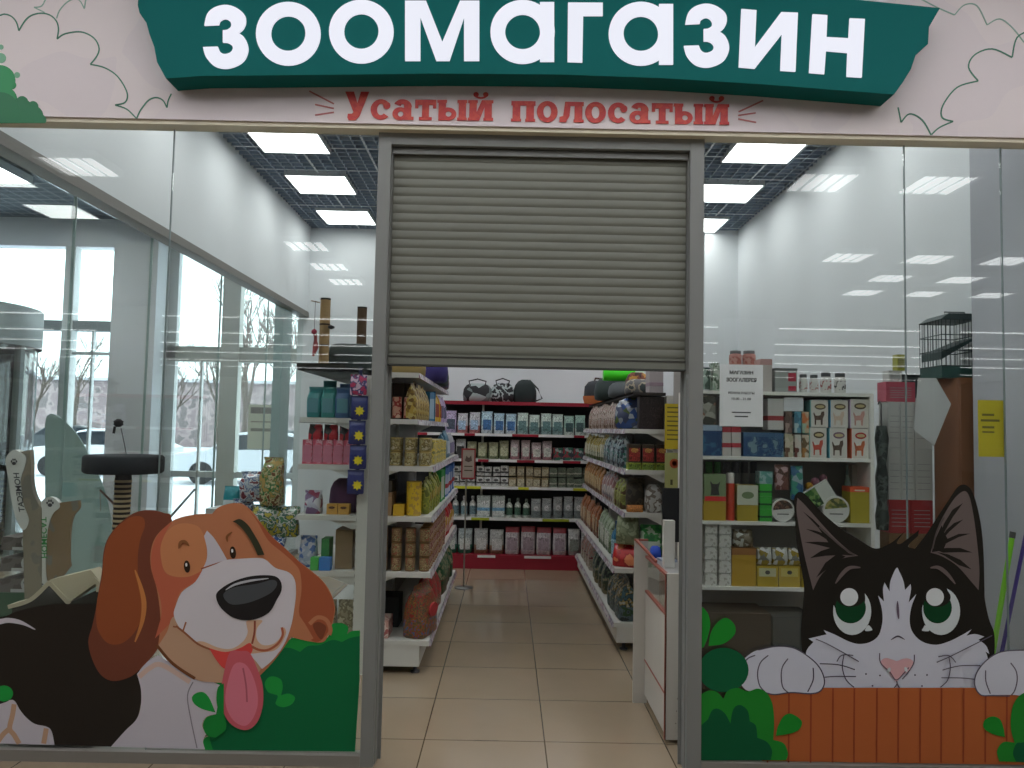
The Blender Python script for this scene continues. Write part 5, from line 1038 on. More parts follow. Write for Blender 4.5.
for i, (zb, zt_) in enumerate(((517, 505), (505, 493), (493, 482))): at('green_pack', ['bottom','middle','top'][i]+' one of three bright green packs stacked in the middle row', 'pack', 760, 772, zt_, 2, .08, lambda w_, h: carton(w_, .08, max(h, .02), mat((50,150,50), .4, k=1.2), band=mat((30,80,40))), 'green packs in the middle row', dzz=i*.0735, h=.072)
at('green_pack', 'pale teal pack on top of the three green packs', 'pack', 759.5, 772.5, 470, 2, .08, lambda w_, h: carton(w_, .08, .072, pmat([(150,180,180),(90,150,140)], 30)), dzz=3*.0735, h=.07)
def disc_pack(cols_):
    def f(w_, h):
        r = w_/2; b = MB(); b.prism(ell(0, r, r, r, 32), [], -.03, .03, mat((205,205,200), .4))
        p = MB(); p.prism([q for q in ell(0, r, r*.86, r*.86, 32) if q[1] > r*1.0]+[(-r*.86, r*1.0)][:0], [], -.0312, -.03, pmat(cols_, 60, .5, kind='vor'))
        l = MB(); l.box(-r*.5, r*.5, -.0312, -.03, r*.62, r*.70, mat((80,80,80)))
        return {'disc': b, 'food_picture': p, 'print_line': l}
    return f
at('round_pack', 'round white pack with a brown food picture in the middle row', 'pack', 771.5, 794.5, 496, 2, .06, disc_pack([(90,60,50),(120,90,70),(60,44,36)]))
at('round_pack', 'round white pack with a green food picture right of the tilted card', 'pack', 823, 849.5, 495, 2, .06, disc_pack([(110,120,50),(160,150,90),(80,90,50)]))
at('hanging_pack', 'brown and pink hanging pack above the round brown pack', 'pack', 775.5, 790, 468, 2, .04, lambda w_, h: pouch(w_, .03, .15, pmat([(110,70,60),(180,150,150),(80,50,40)], 34, .4, kind='vor')), dzz=.185)
at('hanging_pack', 'blue and green hanging pack above the cat ear', 'pack', 791.5, 804, 466, 2, .04, lambda w_, h: pouch(w_, .03, .2, pmat([(50,100,140),(60,140,120),(150,170,180)], 30, .4, kind='vor')), dzz=.13)
o = at('card', 'white and green card pack tilted to the right in the middle row', 'pack', 806, 835, 482, 2, .03, lambda w_, h: {'card': MB().box(-w_/2, w_/2, -.01, .01, -.05, .07, mat((200,204,196), .5)), 'green_picture': MB().box(-w_*.48, 0, -.0115, -.01, -.045, .065, pmat([(60,110,50),(120,150,90),(40,70,40)], 50, .4, kind='vor'))}, dzz=.15)
o.rotation_euler = (0, -.55, 0)
for i, (x_, m_) in enumerate(((806,mat((200,150,50))),(812,mat((190,130,150))),(820,mat((170,120,140))))):
    at('toy_ball', ['yellow','pink','mauve'][i]+' small toy ball behind the tilted card pack', 'toy ball', x_, x_+8, 470, 2, .03, lambda w_, h: MB().lathe([(w_*.5*math.sin(PI*t/8), w_*.5-w_*.5*math.cos(PI*t/8)) for t in range(9)], m_, n=14), dy=.12, dzz=.21-i*.0+[-.03,.0,.02][i])
at('toy_tray', 'grey box holding up the toy balls at the back of the middle row', 'box', 804, 832, 480, 2, .1, lambda w_, h: carton(w_, .12, .178, mat((70,80,80))), dy=.1)
at('bottle', 'pale green bottle at the right of the middle row behind the yellow box', 'bottle', 846, 853, 465, 2, .06, lambda w_, h: bottle(w_/2, h, mat((150,180,170), .3), mat((120,150,150)), mat((190,196,190))), dy=.16)
at('food_box', 'white box with pale green print behind the yellow box at the right', 'box', 852, 863, 465, 2, .06, lambda w_, h: carton(w_, .06, h, mat((190,196,184), .4), band=mat((150,190,120))), dy=.18)
at('food_box', 'yellow-green box with a red top at the right end of the middle row', 'box', 850.5, 871, 487, 2, .12, lambda w_, h: {'box': MB().box(-w_/2, w_/2, -.06, .06, 0, h*.86, mat((160,146,40), .5, k=1.1)), 'red_top': MB().box(-w_/2, w_/2, -.061, .06, h*.86, h, mat((200,80,44), .5, k=1.2)), 'print_line': MB().box(-w_*.3, w_*.2, -.062, -.061, h*.89, h*.93, mat((210,200,190)))})
for i in range(6):
    at('dark_jar', 'dark small jar in the back of the middle row, tops showing above the boxes', 'jar', 706+i*9, 714+i*9, 462, 2, .06, lambda w_, h: jar(w_/2, h, mat((120,120,116)), mat((60,60,64)) if i > 1 else mat((60,130,60)), mat((150,150,150))), 'small jars at the back of the middle row', dy=.2)
# --- lower row (shelf 1)
WSM = pmat([(206,206,200),(206,206,200),(206,206,200),(170,170,160)], 40, .5)
for c_ in range(2):
    for q in range(5):
        at('small_white_box', 'small white box in the two stacks at the left of the lower row', 'box', 704.5+c_*14, 717.5+c_*14, 575, 1, .1, lambda w_, h: carton(w_*.94, .1, .0715, WSM), 'stacked small white boxes', dzz=q*.0755, h=.0715)
at('food_box', 'tall yellow box beside the stacked small white boxes, lower row', 'box', 732, 756, 548, 1, .12, lambda w_, h: carton(w_, .12, h, mat((176,140,40), .5, k=1.1), top=mat((150,100,50))))
for i in range(2):
    at('food_box', ['yellow box with a grey label at the centre of the lower row', 'yellow box with a small black mark at the centre of the lower row'][i], 'box', 757+i*22, 778+i*22, 566, 1, .12, lambda w_, h: {'box': MB().box(-w_/2, w_/2, -.06, .06, 0, h, mat((176,150,40), .5, k=1.1)), 'label_print': MB().box(-w_*.4, w_*.4, -.0615, -.06, h*.5, h*.9, mat((190,190,150) if i == 0 else (196,180,90))), 'mark': MB().prism(ell(0, h*.7, w_*.12, h*.1, 10), [], -.0625, -.0615, mat((60,60,50)))})
at('food_box', 'yellow box at the right of the lower row behind the cat ear', 'box', 801.5, 822, 552, 1, .12, lambda w_, h: carton(w_, .12, h, mat((170,146,40), .5, k=1.1)))
for i in range(3):
    at('foil_pack', ['left','middle','right'][i]+' of three silver and gold foil packs on the yellow boxes', 'pack', 758+i*16, 773+i*16, 540, 1, .07, lambda w_, h: pouch(w_, .05, .10, pmat([(190,190,180),(150,130,50),(120,120,110),(210,210,206)], 40, .2, kind='vor')), 'foil packs on the yellow boxes', dzz=P(780,566,SY+.02).z-sz[1]+.003)
at('foil_pack', 'grey foil pack lying on the tall yellow box', 'pack', 734, 754, 530, 1, .07, lambda w_, h: pouch(w_, .06, .1, pmat([(120,110,90),(180,180,170),(90,80,60)], 40, .2, kind='vor')), dzz=P(745,548,SY+.02).z-sz[1]+.003)
# --- bottom: big dark brown boxes
at('storage_box', 'large dark brown box at the bottom left of the white shelving', 'box', 703, 770, 612, 0, .25, lambda w_, h: carton(w_, .28, h, mat((66,56,46), .8, k=1.2)))
at('storage_box', 'dark grey box beside the large brown box at the bottom of the shelving', 'box', 772, 815, 616, 0, .25, lambda w_, h: carton(w_, .28, h, mat((54,60,58), .8, k=1.2)))
# ================================================================== notices on the right window
NP = mat((236,234,238), .6)
n1 = paper('shop_notice', 'white printed opening-hours notice taped inside the right window near the post', 719.5, 365, 763, 426, .012, NP)
a = P(719.5, 426, .012); c = P(763, 365, .012); cx = (a.x+c.x)/2; 
for i, (s_, u, v0, v1, ww) in enumerate((('МАГАЗИН', 0, .84, .90, .056), ('ЗООГАЛЕРЕЯ', 0, .72, .785, .072), ('РЕЖИМ РАБОТЫ', 0, .52, .56, .062), ('10.00 - 21.00', 0, .425, .465, .046))):
    b = MB(); h_ = c.z-a.z; text_fit(b, s_, -ww, ww, h_*v0, h_*v1, -.0012, mat((18,18,22), .6), .03 if i < 2 else .02, 0); 
    obj('text_line', b, n1)
for v_, ww in ((.215, .045), (.15, .032)):
    b = MB(); b.box(-ww, ww, -.0013, -.0012, h_*v_, h_*(v_+.02), mat((90,90,96), .6)); obj('print_line', b, n1)
n2 = paper('yellow_notice', 'yellow notice sheet on the right window over the grey pilaster', 978.5, 400.5, 1004.5, 456.5, .012, mat((196,180,40), .6), [(.15,.72,.6,.76,dk),(.1,.62,.8,.66,dk),(.15,.5,.6,.54,dk),(.15,.42,.6,.45,dk)])
# leaning poles
for (p0, p1, m_, lb, r_) in (((1012,538),(985,700),mat((110,180,30), .4, k=1.2),'bright green pole leaning inside the right window',.012),((1034,495),(992,700),mat((60,44,120), .4, k=1.3),'purple pole leaning inside the right window behind the cat sticker',.009)):
    q0, q1 = P(*p0, .1), P(*p1, .1); d_ = q1-q0; q2 = q0+d_*(q0.z-.002)/(-d_.z); L0 = q2
    b = MB(); b.tube([tuple(q0-L0), tuple(q2-L0)], r_, m_, 10); e_ = MB(); e_.tube([tuple(q0-L0), tuple(q0-L0-d_.normalized()*.03)], r_*1.15, mat((60,60,60)), 10)
    t = thing('pole', lb, 'pole', tuple(L0)); obj('rod', b, t); obj('end_cap', e_, t)
# ================================================================== right corner: brown cabinet, cage, stacked boxes
BR = mat((136,92,64), .55, k=.9); bc = thing('brown_cabinet', 'tall orange-brown wooden cabinet in the corner behind the right window', 'cabinet', (2.62, 1.0, 0))
b = MB(); b.box(2.565, 2.725, .74, 1.0, .0, 1.90, BR); gpart(bc, 'body', b)
b = MB(); b.box(2.64, 2.645, .728, .74, .05, 1.86, mat((110,70,46), .5)); b.box(2.57, 2.64, .728, .7399, .05, 1.86, BR); gpart(bc, 'door', b)
b = MB(); b.box(2.645, 2.72, .728, .74, .05, 1.86, BR); gpart(bc, 'door', b)
# bird cage
cg = thing('bird_cage', 'dark wire bird cage with a sloping roof on top of the brown cabinet', 'cage', (2.60, .90, 1.901))
CGM = mat((40,60,60), .5, .3)
b = MB(); b.box(-.105, .105, -.12, .12, 0, .07, mat((36,70,66), .5, k=1.2)); obj('tray', b, cg)
b = MB()
for i in range(9):
    x = -.105+i*.21/8
    for y in (-.12, .12): b.tube([(x, y, .07), (x, y, .34)], .0018, CGM, 5)
for i in range(9):
    y = -.12+i*.24/8
    for x in (-.105, .105): b.tube([(x, y, .07), (x, y, .34)], .0018, CGM, 5)
for z in (.07, .16, .25, .34):
    b.tube([(-.105,-.12,z),(.105,-.12,z),(.105,.12,z),(-.105,.12,z),(-.105,-.12,z)], .003, CGM, 5)
obj('wire_bars', b, cg)
b = MB(); b.hexa([(-.11,-.125,.34),(.11,-.125,.34),(.11,.125,.34),(-.11,.125,.34)], [(-.06,-.12,.375),(.11,-.12,.375),(.11,.12,.375),(-.06,.12,.375)], mat((40,56,56), .5)); obj('roof', b, cg)
b = MB(); b.tube([(-.02,0,.375),(-.02,0,.40),(.1,0,.40),(.1,0,.375)], .004, CGM, 6); obj('handle', b, cg)
b = MB(); b.hexa([(-.1055,-.115,.105),(.10,-.115,.23),(.10,.1,.23),(-.1055,.1,.105)], [(-.1055,-.115,.15),(.10,-.115,.24),(.10,.1,.24),(-.1055,.1,.15)], mat((46,66,66), .5)); obj('inner_ramp', b, cg)
# box stack
def bx3(name, label, x0, x1, y0_, y1_, z0, z1, m, seam=True, group=None):
    t = thing(name, label, 'box', ((x0+x1)/2, (y0_+y1_)/2, z0), 0, group); w_, d_, h_ = (x1-x0)/2, (y1_-y0_)/2, z1-z0
    b = MB(); b.box(-w_, w_, -d_, d_, 0, h_, m); obj('carton', b, t)
    b = MB()
    for k in range(5): b.box(-w_*.75, w_*.75, -d_-.001, -d_, h_*(.2+.12*k), h_*(.2+.12*k)+.004, mat((150,150,150)))
    obj('print_line', b, t)
    return t
WB = mat((186,188,184), .6); Yb = 1.02
def bxp(px): return P(px, 440, Yb).x
zz = [P(905, y, Yb).z for y in (700, 600, 530, 500, 448, 402, 382)]
for i, (a_, c_) in enumerate(((888.5, 900.5), (901, 914.5), (915, 932))):
    pn = ['left', 'middle', 'right'][i]
    bx3('carton_box', 'white carton, %s one of the upper tier of the corner stack' % pn, bxp(a_), bxp(c_), Yb, Yb+.12, zz[4]+.002, zz[5], WB)
    bx3('carton_box', 'white carton, %s one of the middle tier of the corner stack' % pn, bxp(a_), bxp(c_), Yb, Yb+.12, zz[3]+.001, zz[4], WB)
for i, (a_, c_) in enumerate(((888.5, 910), (910.5, 932))):
    bx3('red_box', 'red carton, %s one under the white tiers of the corner stack' % ['left','right'][i], bxp(a_), bxp(c_), Yb, Yb+.12, zz[2]-.02, zz[3], mat((140,40,44), .5, k=1.3))
    bx3('brown_box', 'brown cardboard carton, %s one at the bottom of the corner stack' % ['left','right'][i], bxp(a_), bxp(c_), Yb, Yb+.12, .001, zz[2]-.021, mat((120,92,64), .8))
bx3('pink_box', 'pink and red carton with pale print on top of the white carton stack', bxp(887), bxp(916), Yb+.005, Yb+.12, zz[5]+.001, zz[6], mat((176,80,96), .5, k=1.1))
bx3('white_box', 'small white carton on the pink carton of the corner stack', bxp(891), bxp(904), Yb+.02, Yb+.1, zz[6]+.001, zz[6]+.07, WB)
bx3('yellow_box', 'small yellow-green carton on top of the corner stack', bxp(900.5), bxp(909), Yb+.03, Yb+.09, zz[6]+.072, zz[6]+.17, mat((150,150,60), .5, k=1.1))
tag(obj('carton_box', MB().box(-.08, .08, -.06, .06, 0, 1.799, WB), None, (bxp(924), Yb+.19, 0)), 'tall plain white carton behind the corner stack, under the grey tank', 'box')
aq = thing('plastic_tank', 'dark grey plastic tank behind the corner stack beside the bird cage', 'tank', (bxp(924), Yb+.19, 1.80))
b = MB(); b.hexa([(-.07,-.055,0),(.07,-.055,0),(.07,.055,0),(-.07,.055,0)], [(-.08,-.06,.13),(.08,-.06,.13),(.08,.06,.13),(-.08,.06,.13)], mat((70,84,86), .4)); obj('tank', b, aq)
b = MB(); b.box(-.085, .085, -.065, .065, .13, .145, mat((36,46,48), .5)); obj('lid', b, aq)
# loose sheets on the glass in front of the stack
ls = thing('hanging_sheet', 'large white sheet of paper hung at an angle in front of the carton stack', 'paper sheet', (P(930,410,.69).x, .69, P(930,445,.69).z))
pts = [(918,378),(936,378),(951,404),(934,446),(914,430)]
b = MB(); b.prism([(x-ls.location.x, z-ls.location.z) for x, z in W(pts, .69)], [], -.001, .001, mat((190,192,192), .7)); obj('sheet', b, ls)
# dark coat behind the shelving
cbt = thing('hanging_bag', 'dark grey-green crumpled bag hanging between the shelving and the carton stack', 'bag', (P(881,480,1.0).x, .99, 1.0))
b = MB(); rg = []
for k in range(9):
    z = k/8*.62; w_ = .028+.008*math.sin(k*2.1); rg.append([(x*(1+.1*math.sin(k+j)), y*(1+.1*math.cos(k*2+j)), z) for j, (x, y) in enumerate(rr(w_*2, .08, 14, .8))])
b.loft(rg, pmat([(60,70,66),(90,100,96),(46,54,52)], 14, .6)); obj('bag', b, cbt)
b = MB(); b.tube([(0,0,.6),(0,0,.75)], .004, mat((90,90,90)), 6); b.tube([(0,0,.75),(.0,.02,.77),(0,.04,.75)], .004, mat((90,90,90)), 6); obj('hook', b, cbt)
# ================================================================== left window display
ct2 = thing('cat_tree', 'cat tree with a round black platform on a brown striped post behind the dog sticker', 'cat tree', (P(124,465,.82).x, .82, 0))
zt_ = P(124, 455, .82).z; zb_ = P(124, 473, .82).z
BKP = mat((26,28,32), .95, k=1)
b = MB(); b.lathe([(.20, zb_), (.214, zb_+.012), (.214, zt_-.012), (.20, zt_), (.15, zt_-.002)], BKP, n=40); obj('platform', b, ct2, label='black round platform')
b = MB(); r_ = .047
zz_ = 0.03
while zz_ < zb_-.03: 
    b.lathe([(r_*.96, zz_), (r_, zz_+.006), (r_*.96, zz_+.0139)], mat((186,166,130), .9), n=18); b.lathe([(r_*.94, zz_+.014), (r_*.94, zz_+.0279)], mat((50,38,30), .9), n=18); zz_ += .028
b.lathe([(r_*.9, zz_), (r_*.9, zb_)], mat((50,38,30), .9), n=18); obj('post', b, ct2, label='brown and beige rope post')
b = MB(); b.box(-.2, .2, -.14, .14, 0, .03, BKP); obj('base_board', b, ct2)
b = MB(); q = [P(*p, .82)-ct2.location for p in ((126.5,455),(124,442),(121,428))]; b.tube([tuple(v) for v in q], .0025, mat((60,60,64))); obj('spring_wire', b, ct2)
c0 = P(118.5, 423, .82)-ct2.location; b = MB(); b.lathe([(.022*math.sin(PI*t/8)*(1+.25*(t % 2)), -.024*math.cos(PI*t/8)) for t in range(9)], mat((30,24,26), .9), n=12); b.v = [(x*1.1+c0.x, y+c0.y, z+c0.z) for x, y, z in b.v]; b.tube([(c0.x-.02, c0.y, c0.z-.02), (c0.x-.025, c0.y, c0.z-.06)], .007, mat((30,24,26), .9), 6); obj('toy_mouse', b, ct2, label='dark fluffy toy')
# scratchers with printed white sides
def scratcher(name, label, front, side, Y, dep, texts, face=(140,106,70)):
    t = thing(name, label, 'scratcher', (P(front[0][0], front[0][1], Y).x, Y, 0.25))
    o_ = t.location
    b = MB(); b.prism([(x-o_.x, z-o_.z) for x, z in W(smooth(front), Y)], [], 0, dep, pmat([face, face, (120,116,106)], 9, .9)); obj('cardboard_body', b, t, label='corrugated brown face')
    b = MB(); b.prism([(x-o_.x, z-o_.z) for x, z in W(smooth(side), Y)], [], -.004, dep+.01, mat((200,202,198), .5)); sd = obj('printed_side', b, t, label='white side with green lettering')
    return t, sd
sc1f = [(60,503,1),(82,500,1),(82,508),(76,516),(73,530),(72,555),(73,566,1),(58,583),(46,576),(45,560),(47,530),(53,512)]
sc1s = [(41,508),(43,500),(50,497),(57,500),(60,507),(53,514),(48,530),(46,560),(47,580),(52,600,1),(52,745,1),(40,745,1),(39,590),(39,560),(40,530)]
def lettering(par, body, px, py0, py1, wpx, Y, m, rev=False, slant=0):
    """lettering running up or down a vertical board"""
    vs, fs = text_mesh(body, .02)
    ax = min(v[0] for v in vs); bx_ = max(v[0] for v in vs); ay = min(v[1] for v in vs); by = max(v[1] for v in vs)
    out = []
    for v in vs:
        u = (v[0]-ax)/(bx_-ax); t_ = (v[1]-ay)/(by-ay)
        if rev: yy = py0+(py1-py0)*u; xx = px+wpx/2-wpx*t_+slant*u
        else: yy = py1-(py1-py0)*u; xx = px-wpx/2+wpx*t_+slant*(1-u)
        q = P(xx, yy, Y); out.append((q.x-par.location.x, Y-par.location.y, q.z-par.location.z))
    b = MB(); b.add(out, fs, m); b.sm = [False]*len(b.f); return b
def paw(par, px, py, r, Y, m):
    b = MB()
    for dx, dy, rx, ry in ((0,.35,.5,.42),(-.62,-.15,.2,.3),(-.22,-.6,.2,.3),(.25,-.6,.2,.3),(.64,-.15,.2,.3)):
        b.prism([(x-par.location.x, z-par.location.z) for x, z in W(ell(px+dx*r, py+dy*r, rx*r, ry*r, 12), Y)], [], Y-.001-par.location.y, Y-par.location.y, m)
    return b
GT = mat((40,130,60), .5, k=1.1); BT = mat((60,60,64))
Y1 = .15
t, sd = scratcher('cat_scratcher', 'curved cardboard cat scratcher with a white side reading HOMECAT, nearest the cat tree', [(p[0]-2.5,)+tuple(p[1:]) for p in sc1f], sc1s, Y1, .012, None, (132,112,86))
obj('lettering', lettering(t, 'HOMECAT', 43.5, 517, 558, 6, Y1-.0045, GT, False, 1), sd); obj('paw_print', paw(t, 50, 503.5, 4.5, Y1-.0045, BT), sd); obj('paw_print', paw(t, 42, 586, 3, Y1-.0045, BT), sd)
Y2 = .14  # solid scratcher built where the side glass only mirrors the other one
t, sd = scratcher('cat_scratcher', 'taller scratcher shape standing in for a side glass reflection, reading HOMECAT, left edge', [(20,452,1),(30,450,1),(31,465),(31,480),(34,495),(41,508,1),(41,745,1),(28,745,1),(22,510),(18,480)], [(6,462),(8,455),(14,450),(20,452),(26,457),(25,466),(21,480),(22,492),(24,505),(29,520),(24,530),(17,520),(12,500),(9,480)], Y2, .03, None, (136,128,112))
obj('lettering', lettering(t, 'HOMECAT', 16, 473, 512, 6, Y2-.0045, BT, True, 6), sd); obj('paw_print', paw(t, 14, 462, 4, Y2-.0045, BT), sd)
for i, (yy, lb) in enumerate(((541,'top'), (562,'middle'), (583,'bottom'))):
    Yk = .19; o0 = P(0, yy, Yk); t = thing('cat_scratcher', lb+' one of three grey scratchers lying flat in a pile at the left edge', 'scratcher', (xl+.03, Yk, P(20, yy+9.5, Yk).z), 0, 'scratchers lying flat')
    b = MB(); L0 = P(38, yy, Yk).x-(xl+.03); h0 = P(20, yy-8, Yk).z-P(20, yy+9, Yk).z
    b.prism([(0, 0), (L0, 0), (L0, h0*.8), (L0*.8, h0), (L0*.45, h0*.75), (0, h0*.8)], [], 0, .22, pmat([(110,104,100),(90,84,80)], 12, .9)); obj('cardboard_body', b, t)
    b = MB(); b.prism(ell(L0*.78, h0*.5, h0*.5, h0*.48, 16), [], -.003, 0, mat((186,188,186), .5)); b.box(L0*.3, L0, -.002, 0, h0*.02, h0*.2, mat((186,188,186), .5)); e = obj('printed_side', b, t)
    b = MB()
    for dx, dy, r1 in ((0,-.12,.2),(-.25,.1,.1),(-.08,.25,.1),(.1,.25,.1),(.27,.1,.1)): b.prism(ell(L0*.78+dx*h0, h0*.5+dy*h0, r1*h0, r1*h0, 10), [], -.004, -.003, BT)
    obj('paw_print', b, e)
sp_ = thing('pallet_stand', 'low green and grey stand under the pile of scratchers', 'stand', (xl+.16, .30, 0)); b = MB(); b.box(-.13, .13, -.11, .11, 0, P(20, 592.5, .19).z-.002, mat((60,96,70), .6)); obj('block', b, sp_); b = MB(); b.box(-.132, .132, -.112, .112, .3, .33, mat((150,156,150))); obj('rim', b, sp_)
# cat house: dark with beige rim
chs = thing('cat_house', 'dark cat house with a beige gabled roof edge behind the dog sticker', 'cat house', (P(60,640,.03).x, .5, 0)); ox = chs.location.x
Yh = .03
BGE = mat((196,186,160), .8)
roofp = [(10,606),(30,598),(48,581),(90,570),(99,581),(98,590),(80,576),(68,604),(50,584.5),(34,601)]
outl = W([(12,608),(34,600),(49,583),(68,603),(97,590),(97,690),(12,690)], Yh)
b = MB(); b.prism([(x-ox, z) for x, z in outl], [], Yh-.5, Yh-.5+.095, mat((36,38,34), .95, k=1.1)); 
zmin = min(z for x, z in outl); b.box(min(x for x, z in outl)-ox, max(x for x, z in outl)-ox, Yh-.5, Yh-.405, 0, zmin, mat((36,38,34), .95, k=1.1)); obj('body', b, chs)
b = MB(); 
for seg_ in ([(8,607),(30,600),(49,582.5)],[(49,582.5),(58,592),(69,604)],[(92,578),(98,584),(98,592)]):
    L_, R_ = stroke(seg_, 4.0); L_, R_ = W(L_, Yh-.004), W(R_, Yh-.004)
    b.prism([(x-ox, z) for x, z in L_]+[(x-ox, z) for x, z in reversed(R_)], [], Yh-.505, Yh-.41, BGE)
b.prism([(x-ox, z) for x, z in W([(49,580),(90,570),(99,581),(69,602)], Yh-.003)], [], Yh-.498, Yh-.41, BGE)
obj('roof_rim', b, chs, label='beige rim')
# pole sticks of wand toys
for p0, p1, lb, m_ in (((100,490),(140,530),'thin brown wand stick slanting left of the striped post', mat((140,110,100))), ((195,489),(150,540),'grey wand stick slanting up behind the dog sticker head', mat((130,134,134)))):
    Yw = .85; q0, q1 = P(*p0, Yw), P(*p1, Yw); q2 = q0+(q1-q0)*((q0.z-.003)/(q0.z-q1.z)); q2 = Vector((q2.x if abs(q2.x-q0.x) < .5 else q0.x+math.copysign(.5, q2.x-q0.x), q2.y, .003))
    q1b = q1
    t = thing('wand_toy', lb, 'wand toy', tuple(q2)); b = MB(); b.tube([tuple(q0-q2), tuple(q1b-q2), (0, 0, 0)], [.006, .009, .009], m_, 8); obj('stick', b, t)
    b = MB(); b.tube([tuple(q0-q2), tuple(q0-q2+Vector((.01, 0, -.12)))], .0015, m_, 5); obj('string', b, t)
# clear bags pile at px 255-310
tb_ = thing('display_table', 'pale display table carrying the pile of toy bags behind the dog sticker', 'table', (P(262,600,1.35).x, 1.45, 0)); 
b = MB(); b.box(-.28, .20, -.15, .25, .60, .63, mat((190,190,184), .5)); obj('table_top', b, tb_)
for sx_ in (-.26, .18):
    for sy in (-.13, .23): b = MB(); b.box(sx_-.015, sx_+.015, sy-.015, sy+.015, 0, .60, mat((170,170,166), .5)); obj('leg', b, tb_)
tx, ty = tb_.location.x, 1.42
CL = [[(170,180,190),(90,110,150),(200,205,210),(120,60,70)], [(180,150,90),(60,120,70),(200,190,150),(120,80,50)], [(80,120,90),(190,190,180),(50,90,80),(170,160,60)], [(60,90,150),(190,200,210),(120,130,150),(40,60,110)]]
pile = [(-.16,-.02,.63,.2,.22,0,'blue and white'), (.03,-.03,.63,.2,.22,3,'deep blue'), (-.19,.05,.83,.17,.24,0,'pink and grey'), (-.02,.0,.84,.2,.2,2,'green and cream'), (.12,.02,.83,.16,.2,2,'teal'), (.01,.02,1.03,.16,.32,1,'yellow and green tall'), (-.13,.04,1.05,.16,.2,0,'clear and red')]
for i, (dx, dy, z, w_, h_, ci, nm) in enumerate(pile):
    o = obj('toy_bag', pouch(w_*.9, .11, h_*.97, pmat(CL[ci], 22+i, .12, k=.95), None, None, None, wav=.01), None, (tx+dx, ty+dy, z+.001), .3*math.sin(i*2.3)); tag(o, nm+' glossy toy bag in the pile beside the dog sticker head', 'bag', 'pile of glossy toy bags')
o = obj('toy_bag', pouch(.11, .08, .15, mat((30,130,140), .3, k=1.2), mat((200,210,214))), None, (P(232,500,1.95).x, 1.95, P(232,507,1.95).z)); tag(o, 'small teal and white bag just above the dog sticker head', 'bag')
zq = o.location.z
o = obj('display_block', MB().box(-.12, .12, -.12, .12, 0, zq-.002, mat((190,192,190), .5)), None, (P(232,500,1.95).x-.02, 1.95, 0)); tag(o, 'white display block under the small teal bag', 'block')
# ================================================================== entrance lobby beyond the glass partition
fp = thing('curved_panel', 'grey-green panel with a quarter-round top standing beyond the glass partition', 'panel', (P(80,600,2.2).x, 2.2, 0)); Yf = 2.2; ox = fp.location.x
pts = smooth([(45,600,1),(45,425,1),(47,416),(53,414),(63,420),(78,436),(92,462),(104,490),(112,530),(118,600,1)])
q = W(pts, Yf); q = [(x-ox, z) for x, z in q]; x0_, x1_ = q[0][0], q[-1][0]
b = MB(); b.prism(q, [], 0, .012, mat((150,172,168), .3, k=1.1)); b.box(min(x for x, z in q), max(x for x, z in q), 0, .012, 0, min(z for x, z in q)+.001, mat((150,172,168), .3, k=1.1)); obj('panel', b, fp)
b = MB(); b.box(x0_-.02, x1_+.02, -.05, .06, 0, .03, mat((110,114,114), .4, .4)); obj('foot_rail', b, fp)
# revolving door
rv = thing('revolving_door', 'revolving entrance door with a round grey canopy at the left edge', 'revolving door', (-6.35, 4.75, 0))
RG = mat((150,158,158), .45, k=1); R = 1.05
def arcwall(b, r0, r1, z0, z1, m, a0=0, a1=2*PI, n=48):
    rg = []
    for i in range(n+1):
        a = a0+(a1-a0)*i/n; c_, s_ = math.cos(a), math.sin(a)
        rg.append([(r0*c_, r0*s_, z0), (r1*c_, r1*s_, z0), (r1*c_, r1*s_, z1), (r0*c_, r0*s_, z1)])
    b.loft(rg, m, smooth=False); return b
b = MB(); b.lathe([(R+.06, 2.35), (R+.06, 2.78), (R-.2, 2.80), (0, 2.80)], RG, n=48); b.lathe([(R+.06, 2.35), (0, 2.36)], mat((60,64,66)), n=48); obj('canopy', b, rv)
for s_ in (0, 1):
    b = arcwall(MB(), R-.006, R+.006, .05, 2.35, GLASS, PI*s_-.75, PI*s_+.75, 24); obj('curved_glass', b, rv)
    for a in (PI*s_-.77, PI*s_+.77, PI*s_):
        b = MB(); b.box(R*math.cos(a)-.035, R*math.cos(a)+.035, R*math.sin(a)-.035, R*math.sin(a)+.035, 0, 2.35, RG); obj('post', b, rv)
b = MB(); b.lathe([(.05, 0), (.05, 2.35)], RG, n=12); obj('shaft', b, rv)
